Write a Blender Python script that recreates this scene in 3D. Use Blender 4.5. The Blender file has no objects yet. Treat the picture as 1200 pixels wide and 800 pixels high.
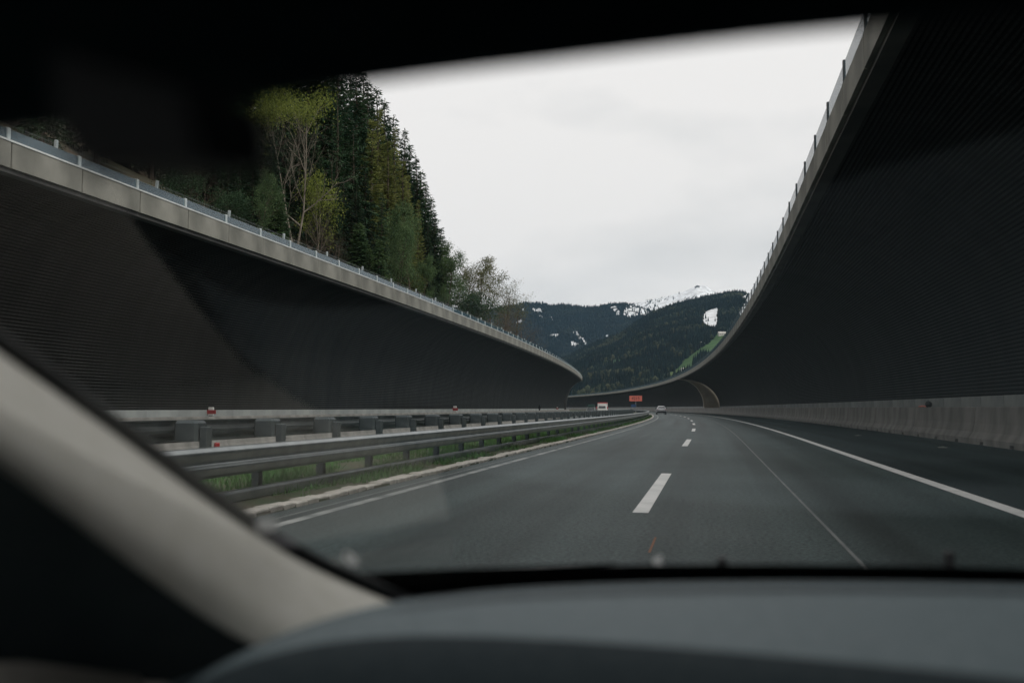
import bpy, math, random
import numpy as np
from mathutils import Vector, Matrix, noise as mnoise
PI = math.pi
rad = math.radians
scene = bpy.context.scene
C = scene.collection
random.seed(7)

# ------------------------------------------------------------------ camera
# metres; origin on the road below the lens, +Y along the road, +X to the right
FPX, HOR, VPX, EYE = 1167.0, 478.0, 832.0, 1.08
PITCH = math.atan((HOR - 400) / FPX)
YAW = math.atan((VPX - 600) / FPX * math.cos(PITCH))
cam = bpy.data.cameras.new('camera')
cam_ob = bpy.data.objects.new('camera', cam)
C.objects.link(cam_ob)
cam_ob.location = (0, 0, EYE)
cam_ob.rotation_euler = (PI / 2 + PITCH, 0, YAW)
cam.sensor_width = 36.0
cam.lens = 36.0 * FPX / 1200.0
cam.clip_start = 0.02
cam.clip_end = 40000
cam.dof.use_dof = True
cam.dof.focus_distance = 55.0
cam.dof.aperture_fstop = 2.5
scene.camera = cam_ob
bpy.context.view_layer.update()
CM = cam_ob.matrix_world.copy()


def ray(px, py):
    """direction of a photo pixel (1200 x 800 frame), unit step along the optical axis"""
    d = CM.to_3x3() @ Vector(((px - 600) / FPX, -(py - 400) / FPX, -1.0))
    return d


def pix(px, py, z):
    return Vector((0, 0, EYE)) + ray(px, py) * z


# ------------------------------------------------------------------ world, sun, exposure
SUN_EL, SUN_AZ = rad(44), rad(105)      # azimuth clockwise from +Y: from the right, a little behind
world = bpy.data.worlds.new('World')
scene.world = world
world.use_nodes = True
wn, wl = world.node_tree.nodes, world.node_tree.links
wn.clear()
w_out = wn.new('ShaderNodeOutputWorld')
w_bg = wn.new('ShaderNodeBackground')
w_sky = wn.new('ShaderNodeTexSky')
w_sky.sky_type = 'NISHITA'
w_sky.sun_disc = False
w_sky.sun_elevation = SUN_EL
w_sky.sun_rotation = SUN_AZ
w_sky.dust_density = 3.0
w_tc = wn.new('ShaderNodeTexCoord')
w_map = wn.new('ShaderNodeMapping')
w_map.inputs['Scale'].default_value = (1.0, 1.0, 2.6)
w_map.inputs['Location'].default_value = (0.35, 0.1, 0.2)
w_noise = wn.new('ShaderNodeTexNoise')
w_noise.inputs['Scale'].default_value = 2.3
w_noise.inputs['Detail'].default_value = 5.0
w_noise.inputs['Roughness'].default_value = 0.48
w_ramp = wn.new('ShaderNodeValToRGB')
w_ramp.color_ramp.elements[0].position = 0.30
w_ramp.color_ramp.elements[0].color = (7.7, 7.55, 7.55, 1)
w_ramp.color_ramp.elements[1].position = 0.52
w_ramp.color_ramp.elements[1].color = (10.8, 10.2, 9.95, 1)
w_mix = wn.new('ShaderNodeMix')
w_mix.data_type = 'RGBA'
w_mix.inputs['Factor'].default_value = 0.94      # a closed cloud deck in front of the blue
wl.new(w_tc.outputs['Generated'], w_map.inputs['Vector'])
wl.new(w_map.outputs['Vector'], w_noise.inputs['Vector'])
wl.new(w_noise.outputs['Fac'], w_ramp.inputs['Fac'])
wl.new(w_sky.outputs['Color'], w_mix.inputs['A'])
wl.new(w_ramp.outputs['Color'], w_mix.inputs['B'])
wl.new(w_mix.outputs['Result'], w_bg.inputs['Color'])
w_bg.inputs['Strength'].default_value = 0.1
wl.new(w_bg.outputs['Background'], w_out.inputs['Surface'])

sun = bpy.data.lights.new('sun', 'SUN')
sun.energy = 1.5
sun.angle = rad(14)
sun.color = (1.0, 0.95, 0.87)
sun_ob = bpy.data.objects.new('sun', sun)
C.objects.link(sun_ob)
sun_ob.rotation_euler = (PI / 2 - SUN_EL, 0, PI - SUN_AZ)

scene.render.engine = 'CYCLES'
scene.view_settings.view_transform = 'Standard'
scene.view_settings.look = 'None'
scene.view_settings.exposure = 0.0
scene.view_settings.gamma = 1.0
scene.view_settings.use_curve_mapping = False
scene.cycles.use_denoising = True
scene.cycles.max_bounces = 6
scene.cycles.diffuse_bounces = 3
scene.cycles.glossy_bounces = 3
scene.cycles.transparent_max_bounces = 16
scene.cycles.volume_bounces = 0
scene.cycles.sample_clamp_indirect = 4.0


# ------------------------------------------------------------------ materials
def material(name, col, rough=0.7, col2=None, scale=4.0, detail=4.0, bump=0.0, bscale=None, spec=0.4,
             metal=0.0, coord='Object', stretch=(1, 1, 1), attr=None, lo=0.35, hi=0.65, rand=0.0):
    m = bpy.data.materials.new(name)
    m.use_nodes = True
    n, l = m.node_tree.nodes, m.node_tree.links
    b = n['Principled BSDF']
    b.inputs['Roughness'].default_value = rough
    b.inputs['Metallic'].default_value = metal
    b.inputs['Specular IOR Level'].default_value = spec
    tc = n.new('ShaderNodeTexCoord')
    mp = n.new('ShaderNodeMapping')
    mp.inputs['Scale'].default_value = stretch
    l.new(tc.outputs[coord], mp.inputs['Vector'])
    out = None
    if attr:
        a = n.new('ShaderNodeAttribute')
        a.attribute_name = attr
        out = a.outputs['Color']
    if col2 is not None:
        t = n.new('ShaderNodeTexNoise')
        t.inputs['Scale'].default_value = scale
        t.inputs['Detail'].default_value = detail
        l.new(mp.outputs['Vector'], t.inputs['Vector'])
        r = n.new('ShaderNodeValToRGB')
        r.color_ramp.elements[0].position = lo
        r.color_ramp.elements[1].position = hi
        r.color_ramp.elements[0].color = (*col, 1)
        r.color_ramp.elements[1].color = (*col2, 1)
        l.new(t.outputs['Fac'], r.inputs['Fac'])
        if out is None:
            out = r.outputs['Color']
        else:
            mx = n.new('ShaderNodeMix')
            mx.data_type = 'RGBA'
            mx.blend_type = 'MULTIPLY'
            mx.inputs['Factor'].default_value = 1.0
            l.new(out, mx.inputs['A'])
            l.new(r.outputs['Color'], mx.inputs['B'])
            out = mx.outputs['Result']
    if rand and out is not None:
        oi = n.new('ShaderNodeObjectInfo')
        mr = n.new('ShaderNodeMapRange')
        mr.inputs['To Min'].default_value = 1 - rand
        mr.inputs['To Max'].default_value = 1 + rand
        l.new(oi.outputs['Random'], mr.inputs['Value'])
        mx = n.new('ShaderNodeVectorMath')
        mx.operation = 'SCALE'
        l.new(out, mx.inputs[0])
        l.new(mr.outputs['Result'], mx.inputs['Scale'])
        out = mx.outputs['Vector']
    if out is not None:
        l.new(out, b.inputs['Base Color'])
    else:
        b.inputs['Base Color'].default_value = (*col, 1)
    if bump:
        t2 = n.new('ShaderNodeTexNoise')
        t2.inputs['Scale'].default_value = bscale or scale * 6
        t2.inputs['Detail'].default_value = 3.0
        l.new(mp.outputs['Vector'], t2.inputs['Vector'])
        bp = n.new('ShaderNodeBump')
        bp.inputs['Strength'].default_value = bump
        bp.inputs['Distance'].default_value = 0.02
        l.new(t2.outputs['Fac'], bp.inputs['Height'])
        l.new(bp.outputs['Normal'], b.inputs['Normal'])
    return m


def glass_material(name, tint, reflect_ior=1.45, rough=0.0, strength=1.0):
    m = bpy.data.materials.new(name)
    m.use_nodes = True
    n, l = m.node_tree.nodes, m.node_tree.links
    n.clear()
    o = n.new('ShaderNodeOutputMaterial')
    t = n.new('ShaderNodeBsdfTransparent')
    t.inputs['Color'].default_value = (*tint, 1)
    g = n.new('ShaderNodeBsdfGlossy')
    g.inputs['Roughness'].default_value = rough
    f = n.new('ShaderNodeFresnel')
    f.inputs['IOR'].default_value = reflect_ior
    mx = n.new('ShaderNodeMixShader')
    ml = n.new('ShaderNodeMath')
    ml.operation = 'MULTIPLY'
    ml.inputs[1].default_value = strength
    l.new(f.outputs['Fac'], ml.inputs[0])
    l.new(ml.outputs[0], mx.inputs['Fac'])
    l.new(t.outputs[0], mx.inputs[1])
    l.new(g.outputs[0], mx.inputs[2])
    l.new(mx.outputs[0], o.inputs['Surface'])
    return m


def asphalt_material(name, a, b):
    """asphalt: grain, long wheel tracks and patches"""
    m = material(name, a, 0.50, b, scale=0.35, detail=6, bump=0.5, bscale=60.0, coord='UV', spec=0.06, lo=0.3, hi=0.7)
    n, l = m.node_tree.nodes, m.node_tree.links
    bs = n['Principled BSDF']
    src = bs.inputs['Base Color'].links[0].from_socket
    tc = [x for x in n if x.type == 'TEX_COORD'][0]
    g = n.new('ShaderNodeTexNoise')
    g.inputs['Scale'].default_value = 26.0
    g.inputs['Detail'].default_value = 5.0
    g.inputs['Roughness'].default_value = 0.75
    l.new(tc.outputs['UV'], g.inputs['Vector'])
    gr = n.new('ShaderNodeMapRange')
    gr.inputs['From Min'].default_value = 0.3
    gr.inputs['From Max'].default_value = 0.72
    gr.inputs['To Min'].default_value = 0.10
    gr.inputs['To Max'].default_value = 2.1
    l.new(g.outputs['Fac'], gr.inputs['Value'])
    st = n.new('ShaderNodeMapping')
    st.inputs['Scale'].default_value = (1.1, 0.02, 1)
    l.new(tc.outputs['UV'], st.inputs['Vector'])
    s = n.new('ShaderNodeTexNoise')
    s.inputs['Scale'].default_value = 1.0
    s.inputs['Detail'].default_value = 3.0
    l.new(st.outputs['Vector'], s.inputs['Vector'])
    sr = n.new('ShaderNodeMapRange')
    sr.inputs['From Min'].default_value = 0.3
    sr.inputs['From Max'].default_value = 0.7
    sr.inputs['To Min'].default_value = 0.55
    sr.inputs['To Max'].default_value = 1.45
    l.new(s.outputs['Fac'], sr.inputs['Value'])
    mul = n.new('ShaderNodeMath')
    mul.operation = 'MULTIPLY'
    l.new(gr.outputs['Result'], mul.inputs[0])
    l.new(sr.outputs['Result'], mul.inputs[1])
    v = n.new('ShaderNodeVectorMath')
    v.operation = 'SCALE'
    l.new(src, v.inputs[0])
    l.new(mul.outputs[0], v.inputs['Scale'])
    l.new(v.outputs['Vector'], bs.inputs['Base Color'])
    return m


def slat_joints(m):
    """slats come in short pieces: a thin dark joint every 25 cm"""
    n, l = m.node_tree.nodes, m.node_tree.links
    b = n['Principled BSDF']
    src = b.inputs['Base Color'].links[0].from_socket
    tc = [x for x in n if x.type == 'TEX_COORD'][0]
    sp = n.new('ShaderNodeSeparateXYZ')
    l.new(tc.outputs['UV'], sp.inputs[0])
    fr = n.new('ShaderNodeMath')
    fr.operation = 'PINGPONG'
    fr.inputs[1].default_value = 0.125
    l.new(sp.outputs['Y'], fr.inputs[0])
    gt = n.new('ShaderNodeMapRange')
    gt.inputs['From Min'].default_value = 0.0
    gt.inputs['From Max'].default_value = 0.035
    gt.inputs['To Min'].default_value = 0.25
    gt.inputs['To Max'].default_value = 1.0
    l.new(fr.outputs[0], gt.inputs['Value'])
    v = n.new('ShaderNodeVectorMath')
    v.operation = 'SCALE'
    l.new(src, v.inputs[0])
    l.new(gt.outputs['Result'], v.inputs['Scale'])
    l.new(v.outputs['Vector'], b.inputs['Base Color'])


M = {}
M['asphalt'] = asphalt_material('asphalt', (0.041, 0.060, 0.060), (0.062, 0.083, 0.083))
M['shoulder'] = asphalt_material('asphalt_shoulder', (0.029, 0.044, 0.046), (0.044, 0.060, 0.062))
M['paint'] = material('road_paint', (0.70, 0.71, 0.69), 0.6, (0.88, 0.88, 0.86), scale=2.2, detail=8, bump=0.3, bscale=40)
M['worn_paint'] = material('worn_road_paint', (0.07, 0.09, 0.09), 0.6, (0.36, 0.375, 0.36), scale=1.6, detail=9, lo=0.34, hi=0.68)
M['seam'] = material('road_seam', (0.12, 0.135, 0.135), 0.6, (0.20, 0.215, 0.21), scale=1.3, detail=8)
M['concrete'] = material('concrete', (0.30, 0.295, 0.275), 0.8, (0.40, 0.39, 0.365), scale=0.8, detail=7, bump=0.25, bscale=22, rand=0.08)
M['fascia'] = material('fascia_concrete', (0.14, 0.14, 0.122), 0.8, (0.245, 0.24, 0.212), scale=1.3, detail=8, bump=0.2, bscale=22, rand=0.10, stretch=(1, 0.7, 0.5))
M['barrier'] = material('barrier_concrete', (0.15, 0.148, 0.14), 0.85, (0.26, 0.252, 0.238), scale=1.3, detail=8, bump=0.3, bscale=25, rand=0.07, stretch=(1, 1, 0.5))
M['plinth'] = material('plinth_concrete', (0.22, 0.24, 0.24), 0.8, (0.30, 0.32, 0.315), scale=1.0, detail=6, bump=0.2, rand=0.12)
M['portal'] = material('portal_concrete', (0.40, 0.35, 0.285), 0.8, (0.50, 0.44, 0.36), scale=0.5, detail=7, bump=0.2)
M['cladding'] = material('acoustic_cladding', (0.014, 0.017, 0.018), 0.75, (0.050, 0.051, 0.050), scale=1.0, detail=7, coord='UV', stretch=(0.12, 0.9, 1), spec=0.2, lo=0.28, hi=0.72)
slat_joints(M['cladding'])
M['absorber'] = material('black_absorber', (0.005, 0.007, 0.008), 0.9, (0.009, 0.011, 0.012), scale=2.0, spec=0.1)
M['shell'] = material('outer_shell_concrete', (0.25, 0.25, 0.24), 0.85, (0.33, 0.33, 0.31), scale=0.4, detail=6)
M['dark_beam'] = material('dark_edge_beam', (0.05, 0.05, 0.05), 0.7, (0.09, 0.09, 0.085), scale=0.8)
M['cap'] = material('galvanised_cap', (0.45, 0.47, 0.465), 0.45, (0.58, 0.60, 0.59), scale=3.0, metal=0.2)
M['steel_post'] = material('light_steel_post', (0.36, 0.41, 0.42), 0.45, (0.48, 0.53, 0.54), scale=6.0, metal=0.3)
M['backlit_post'] = material('backlit_steel_post', (0.06, 0.07, 0.075), 0.5, (0.1, 0.11, 0.115), scale=6.0, metal=0.3)  # darker than the other posts: their backlit look is put into the colour
M['screen_glass'] = glass_material('parapet_glass', (0.80, 0.92, 0.97), 1.7)
_m = M['screen_glass'].node_tree
_d = _m.nodes.new('ShaderNodeBsdfDiffuse')
_d.inputs['Color'].default_value = (0.25, 0.42, 0.52, 1)      # light blue tint mixed into the panes
_x = _m.nodes.new('ShaderNodeMixShader')
_x.inputs['Fac'].default_value = 0.13
_o = [n for n in _m.nodes if n.type == 'OUTPUT_MATERIAL'][0]
_m.links.new(_o.inputs['Surface'].links[0].from_socket, _x.inputs[1])
_m.links.new(_d.outputs[0], _x.inputs[2])
_m.links.new(_x.outputs[0], _o.inputs['Surface'])
M['zinc'] = material('galvanised_steel', (0.15, 0.175, 0.18), 0.30, (0.25, 0.275, 0.28), scale=3.0, detail=6, metal=0.92, bump=0.08, bscale=8, spec=0.5)
M['zinc_dark'] = material('weathered_steel', (0.05, 0.065, 0.07), 0.55, (0.08, 0.095, 0.10), scale=5.0, detail=6, metal=0.4)
M['wire'] = material('fence_wire', (0.22, 0.25, 0.26), 0.5, (0.3, 0.33, 0.34), scale=3.0, metal=0.4)
M['grass'] = material('grass_blades', (0.075, 0.095, 0.030), 0.7, (0.07, 0.19, 0.045), scale=1.1, detail=6, lo=0.3, hi=0.6)
M['soil'] = material('median_soil', (0.030, 0.055, 0.018), 0.95, (0.07, 0.06, 0.036), scale=1.5, detail=8, bump=0.6, bscale=14)
M['slope'] = material('hillside_soil', (0.055, 0.06, 0.032), 0.95, (0.12, 0.09, 0.06), scale=0.25, detail=9, bump=0.8, bscale=2.5)
M['ground'] = material('meadow_ground', (0.05, 0.085, 0.03), 0.95, (0.085, 0.11, 0.045), scale=0.01, detail=8)
M['rock'] = material('rock', (0.06, 0.055, 0.05), 0.9, (0.16, 0.145, 0.125), scale=1.4, detail=8, bump=0.7, bscale=5)
M['kerb'] = material('kerb_granite', (0.38, 0.36, 0.32), 0.8, (0.55, 0.52, 0.47), scale=5.0, detail=7, bump=0.4, rand=0.14)
M['bark'] = material('bark', (0.06, 0.045, 0.034), 0.9, (0.12, 0.095, 0.075), scale=4.0, detail=6, stretch=(1, 1, 0.2), bump=0.5)
M['pale_bark'] = material('pale_bark', (0.17, 0.145, 0.115), 0.9, (0.30, 0.265, 0.22), scale=4.0, detail=6, stretch=(1, 1, 0.2))


def leaf_material(name, c1, c2, scale, trans=0.25, rand=0.2):
    m = material(name, c1, 0.75, c2, scale=scale, detail=3, rand=rand, spec=0.25)
    n, l = m.node_tree.nodes, m.node_tree.links
    b = n['Principled BSDF']
    o = [x for x in n if x.type == 'OUTPUT_MATERIAL'][0]
    t = n.new('ShaderNodeBsdfTranslucent')
    src = b.inputs['Base Color'].links[0].from_socket
    l.new(src, t.inputs['Color'])
    mx = n.new('ShaderNodeMixShader')
    mx.inputs['Fac'].default_value = trans
    l.new(b.outputs[0], mx.inputs[1])
    l.new(t.outputs[0], mx.inputs[2])
    l.new(mx.outputs[0], o.inputs['Surface'])
    return m


M['spruce'] = leaf_material('spruce_needles', (0.018, 0.048, 0.028), (0.055, 0.105, 0.048), 0.35, 0.12, 0.3)
M['young_spruce'] = leaf_material('young_spruce_needles', (0.05, 0.10, 0.045), (0.10, 0.16, 0.06), 0.6, 0.2)
M['larch'] = leaf_material('larch_needles', (0.13, 0.155, 0.045), (0.24, 0.255, 0.085), 0.5, 0.3)
M['lime_leaf'] = leaf_material('lime_leaves', (0.13, 0.165, 0.035), (0.25, 0.29, 0.07), 0.8, 0.4)
M['green_leaf'] = leaf_material('green_leaves', (0.06, 0.11, 0.045), (0.13, 0.20, 0.085), 0.5, 0.3)
M['spring_leaf'] = leaf_material('spring_leaves', (0.075, 0.085, 0.035), (0.14, 0.14, 0.065), 0.6, 0.3)
M['dark_leaf'] = leaf_material('dark_leaves', (0.02, 0.05, 0.022), (0.045, 0.09, 0.04), 0.7, 0.2)
M['rust_leaf'] = leaf_material('bare_twigs', (0.06, 0.045, 0.032), (0.10, 0.075, 0.05), 0.7, 0.2)


# ------------------------------------------------------------------ mesh helpers
class MB:
    def __init__(self):
        self.v, self.f, self.uv = [], [], []

    def quad(self, a, b, c, d):
        i = len(self.v)
        self.v += [tuple(a), tuple(b), tuple(c), tuple(d)]
        self.f.append((i, i + 1, i + 2, i + 3))

    def poly(self, pts):
        i = len(self.v)
        self.v += [tuple(p) for p in pts]
        self.f.append(tuple(range(i, i + len(pts))))

    def box(self, x0, x1, y0, y1, z0, z1, ch=0.0):
        """axis box, with the vertical and top edges chamfered when ch > 0"""
        i = len(self.v)
        if ch <= 0:
            self.v += [(x0, y0, z0), (x1, y0, z0), (x1, y1, z0), (x0, y1, z0), (x0, y0, z1), (x1, y0, z1), (x1, y1, z1), (x0, y1, z1)]
            self.f += [tuple(i + k for k in q) for q in ((3, 2, 1, 0), (4, 5, 6, 7), (0, 1, 5, 4), (1, 2, 6, 5), (2, 3, 7, 6), (3, 0, 4, 7))]
            return

        def ring(z, g):
            return [(x0 + ch + g, y0 + g, z), (x1 - ch - g, y0 + g, z), (x1 - g, y0 + ch + g, z), (x1 - g, y1 - ch - g, z),
                    (x1 - ch - g, y1 - g, z), (x0 + ch + g, y1 - g, z), (x0 + g, y1 - ch - g, z), (x0 + g, y0 + ch + g, z)]
        rings = [ring(z0, 0), ring(z1 - ch, 0), ring(z1, ch * 0.8)]
        for r in rings:
            self.v += r
        self.f.append(tuple(i + k for k in range(7, -1, -1)))
        for k in range(2):
            for j in range(8):
                a, b = i + k * 8 + j, i + k * 8 + (j + 1) % 8
                self.f.append((a, b, b + 8, a + 8))
        self.f.append(tuple(i + 16 + k for k in range(8)))

    def loft(self, rows, closed=False, cap=False):
        i = len(self.v)
        n = len(rows[0])
        for r in rows:
            self.v += [tuple(p) for p in r]
        for a in range(len(rows) - 1):
            for b in range(n if closed else n - 1):
                c = (b + 1) % n
                self.f.append((i + a * n + b, i + a * n + c, i + (a + 1) * n + c, i + (a + 1) * n + b))
        if cap:
            self.f.append(tuple(i + k for k in range(n - 1, -1, -1)))
            self.f.append(tuple(i + (len(rows) - 1) * n + k for k in range(n)))

    def tube(self, pts, radii, sides=6, cap=True):
        rows = []
        pts = [Vector(p) for p in pts]
        for k, p in enumerate(pts):
            t = (pts[min(k + 1, len(pts) - 1)] - pts[max(k - 1, 0)]).normalized()
            u = t.cross(Vector((0.3, 0.2, 1)) if abs(t.z) < 0.9 else Vector((1, 0.1, 0))).normalized()
            w = t.cross(u)
            r = radii[k] if isinstance(radii, (list, tuple)) else radii
            rows.append([p + (u * math.cos(2 * PI * j / sides) + w * math.sin(2 * PI * j / sides)) * r for j in range(sides)])
        self.loft(rows, closed=True, cap=cap)

    def mesh(self, name, mat, smooth=False):
        me = bpy.data.meshes.new(name)
        me.from_pydata(self.v, [], self.f)
        if mat:
            me.materials.append(M[mat] if isinstance(mat, str) else mat)
        if smooth:
            me.polygons.foreach_set('use_smooth', [True] * len(me.polygons))
        me.update()
        return me

    def build(self, name, mat, parent=None, smooth=False):
        return link(name, self.mesh(name, mat, smooth), parent)


def link(name, me, parent=None, loc=None, rz=None):
    o = bpy.data.objects.new(name, me)
    C.objects.link(o)
    if parent:
        o.parent = parent
        # parents stand unrotated and unscaled, so a child keeps its world position like this
        if loc is None:
            o.location = -Vector(parent.location)
    if loc is not None:
        o.location = Vector(loc) - (Vector(parent.location) if parent else Vector())
    if rz is not None:
        o.rotation_euler.z = rz
    return o


def thing(name, label, cat, loc=(0, 0, 0), group=None):
    o = bpy.data.objects.new(name, None)
    o.empty_display_size = 0.3
    C.objects.link(o)
    o.location = loc
    tag(o, label, cat, group)
    return o


def tag(o, label=None, cat=None, group=None, kind=None):
    if label:
        o['label'] = label
    if cat:
        o['category'] = cat
    if group:
        o['group'] = group
    if kind:
        o['kind'] = kind
    return o


def fix_normals(o):
    import bmesh
    bm = bmesh.new()
    bm.from_mesh(o.data)
    bmesh.ops.recalc_face_normals(bm, faces=bm.faces)
    bm.to_mesh(o.data)
    bm.free()
    return o


# ------------------------------------------------------------------ the road's line: straight, then a long left bend
S0, RB = 33.0, 1771.0


def P(s, lat, z=0.0):
    if s <= S0:
        return Vector((lat, s, z))
    th = (s - S0) / RB
    return Vector((-RB + (RB + lat) * math.cos(th), S0 + (RB + lat) * math.sin(th), z))


def TH(s):
    return 0.0 if s <= S0 else (s - S0) / RB


def srange(a, b, step):
    n = max(1, int(math.ceil((b - a) / step)))
    return [a + (b - a) * k / n for k in range(n + 1)]


def sweep(name, prof, s0, s1, mat, parent=None, step=9.0, closed=False, smooth=False, uv=False):
    """prof: list of (lat, z) or a function s -> list"""
    mb = MB()
    ss = srange(s0, s1, step)
    rows = []
    for s in ss:
        pr = prof(s) if callable(prof) else prof
        rows.append([P(s, a, b) for a, b in pr])
    mb.loft(rows, closed=closed, cap=closed)
    o = mb.build(name, mat, parent, smooth)
    if uv:
        me = o.data
        ul = me.uv_layers.new(name='UVMap')
        n = len(rows[0])
        pr = prof(s0) if callable(prof) else prof
        acc = [0.0]
        for k in range(1, n):
            acc.append(acc[-1] + math.hypot(pr[k][0] - pr[k - 1][0], pr[k][1] - pr[k - 1][1]))
        vi = np.zeros(len(me.loops), dtype=np.int32)
        me.loops.foreach_get('vertex_index', vi)
        uvs = np.zeros((len(me.loops), 2), dtype=np.float32)
        uvs[:, 0] = np.array(acc)[vi % n]
        uvs[:, 1] = np.array(ss)[vi // n]
        ul.data.foreach_set('uv', uvs.ravel())
    return o


def gz(lat):
    """height of the carriageways across the motorway (banked down to the left)"""
    if lat > -5.0:
        return 0.0
    if lat > -8.3:
        return -0.34 * (-5.0 - lat) / 3.3
    return -0.34 - 0.041 * (-8.3 - lat)


# ------------------------------------------------------------------ ground, carriageways, markings
def structure(o, label=None):
    o['kind'] = 'structure'
    if label:
        o['label'] = label
    return o


mb = MB()
N = 24
for i in range(N):
    for j in range(N):
        x0, x1 = -14000 + 28000 * i / N, -14000 + 28000 * (i + 1) / N
        y0, y1 = -14000 + 28000 * j / N, -14000 + 28000 * (j + 1) / N
        mb.quad((x0, y0, -2.2), (x1, y0, -2.2), (x1, y1, -2.2), (x0, y1, -2.2))
structure(mb.build('ground', 'ground'), 'green valley ground under the motorway')

S_END = 640.0
road = structure(sweep('road', [(-4.45, 0.0), (-0.7, 0.0), (3.2, 0.0)], -30, S_END, 'asphalt', uv=True, step=6), 'grey asphalt carriageway with two lanes')
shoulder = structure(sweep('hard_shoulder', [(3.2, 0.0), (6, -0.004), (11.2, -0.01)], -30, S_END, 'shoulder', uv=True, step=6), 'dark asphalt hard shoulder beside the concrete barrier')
opp = structure(sweep('opposite_road', [(-22.4, gz(-22.4)), (-15, gz(-15)), (-8.5, gz(-8.5))], -30, S_END, 'asphalt', uv=True, step=6), 'asphalt carriageway for oncoming traffic')
median = structure(sweep('median', [(-8.5, -0.35), (-7.8, -0.12), (-7.0, 0.05), (-6.2, 0.12), (-5.4, 0.08), (-4.62, 0.045), (-4.62, -0.3)], -30, S_END, 'soil', step=6), 'earth and grass strip between the carriageways')


def mark(name, lat, w, s0, s1, z=0.004, mat='paint', parent=road, step=8):
    return sweep(name, [(lat - w / 2, z), (lat + w / 2, z)], s0, s1, mat, parent, step)


mark('edge_line', 3.12, 0.20, -20, S_END)
mark('inner_edge_line', -3.93, 0.13, -20, S_END, mat='worn_paint')
mark('asphalt_seam', 1.02, 0.03, 1, 260, mat='seam')
mark('inner_asphalt_seam', -4.18, 0.03, 1, 200, mat='seam')
s = 10.45 - 18.4
while s < 420:
    if s > -12:
        mark('lane_dash', -0.72, 0.165, s, s + 6.3)
    s += 18.4
for a in (-8.95, -19.0):
    mark('opposite_edge_line', a, 0.18, 0, S_END, z=gz(a) + 0.012, parent=opp)
mark('orange_streak', -0.46, 0.018, 7.6, 8.5, mat=material('orange_paint', (0.26, 0.10, 0.04), 0.7, (0.16, 0.07, 0.035), scale=9), step=1)
for k, (lat, s) in enumerate(((5.6, 41), (6.2, 29), (4.8, 60))):
    mb = MB()
    mb.poly([(0, -0.09, 0), (0.16, -0.12, 0.01), (0.27, 0.02, 0.006), (0.12, 0.14, 0.02), (-0.06, 0.1, 0.004)])
    mb.poly([(0.02, -0.05, 0.02), (0.15, -0.02, 0.035), (0.1, 0.08, 0.03)])
    o = mb.build('litter', material('litter_paper_%d' % k, (0.4, 0.42, 0.36), 0.8))
    o.location = P(s, lat, 0.004)
    o.rotation_euler.z = k * 1.3
    tag(o, ['pale scrap of paper lying on the dark hard shoulder', 'pale scrap of paper lying on the dark hard shoulder', 'pale scrap of paper lying on the dark hard shoulder'][k], 'litter', 'scraps of paper on the hard shoulder')

# kerb of granite setts along the median
kerb = structure(sweep('median_kerb', [(-4.70, 0.04), (-4.46, 0.03), (-4.45, 0.0), (-4.45, -0.2)], -10, S_END, 'soil', step=6), 'pale granite kerb along the grass strip')
kmesh = []
for k in range(4):
    mb = MB()
    rr = random.Random(k)
    mb.box(-0.10 - rr.uniform(0, .05), 0.10, -0.155, 0.155, -0.12, 0.05 + rr.uniform(-0.008, 0.008), 0.012)
    kmesh.append(mb.mesh('kerb_stone', 'kerb'))
s, k = 3.0, 0
while k < 290:
    o = link('kerb_stone', kmesh[random.randrange(4)], kerb, P(s, -4.55 + random.uniform(-.012, .012), random.uniform(-.008, .008)), TH(s) + random.uniform(-.02, .02))
    s += 0.325
    k += 1
S_KERB = s - 0.15
ko = sweep('kerb_run', [(-4.66, 0.0), (-4.64, 0.05), (-4.46, 0.05), (-4.45, 0.0)], S_KERB, S_END, 'kerb', kerb, 6)

# ------------------------------------------------------------------ gallery walls
PITCH_RIB = 0.115


def ellipse(b, zb, r, zr, n):
    """quarter ellipse from the wall base (b, zb) up and over to the rim (r, zr)"""
    out = []
    for k in range(n + 1):
        a = (PI / 2) * k / n
        out.append((b + (r - b) * (1 - math.cos(a)), zb + (zr - zb) * math.sin(a)))
    return out


def ribbed(b, zb, r, zr, nr):
    """the same curve, with horizontal ribs about 12 cm apart standing out of it"""
    fine = ellipse(b, zb, r, zr, 400)
    acc = [0.0]
    for k in range(1, len(fine)):
        acc.append(acc[-1] + math.dist(fine[k], fine[k - 1]))
    tot = acc[-1]
    sgn = 1 if r < b else -1
    out = []
    xs = np.interp
    A = np.array(acc)
    FX, FZ = np.array([f[0] for f in fine]), np.array([f[1] for f in fine])

    def at(d, off):
        x, z = xs(d, A, FX), xs(d, A, FZ)
        e = 0.02
        tx, tz = xs(min(d + e, tot), A, FX) - xs(max(d - e, 0), A, FX), xs(min(d + e, tot), A, FZ) - xs(max(d - e, 0), A, FZ)
        l = math.hypot(tx, tz)
        nx, nz = -tz / l * sgn, tx / l * sgn
        if nx * sgn > 0:
            nx, nz = -nx, -nz
        return (float(x + nx * off), float(z + nz * off))
    p = tot / nr
    for k in range(nr):
        d = k * p
        out += [at(d, 0.0), at(d + p * .48, 0.0), at(d + p * .56, 0.042), at(d + p * .94, 0.042)]
    out.append(at(tot, 0.0))
    return out


def smooth(a, b, x):
    t = min(1, max(0, (x - a) / (b - a)))
    return t * t * (3 - 2 * t)


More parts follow.
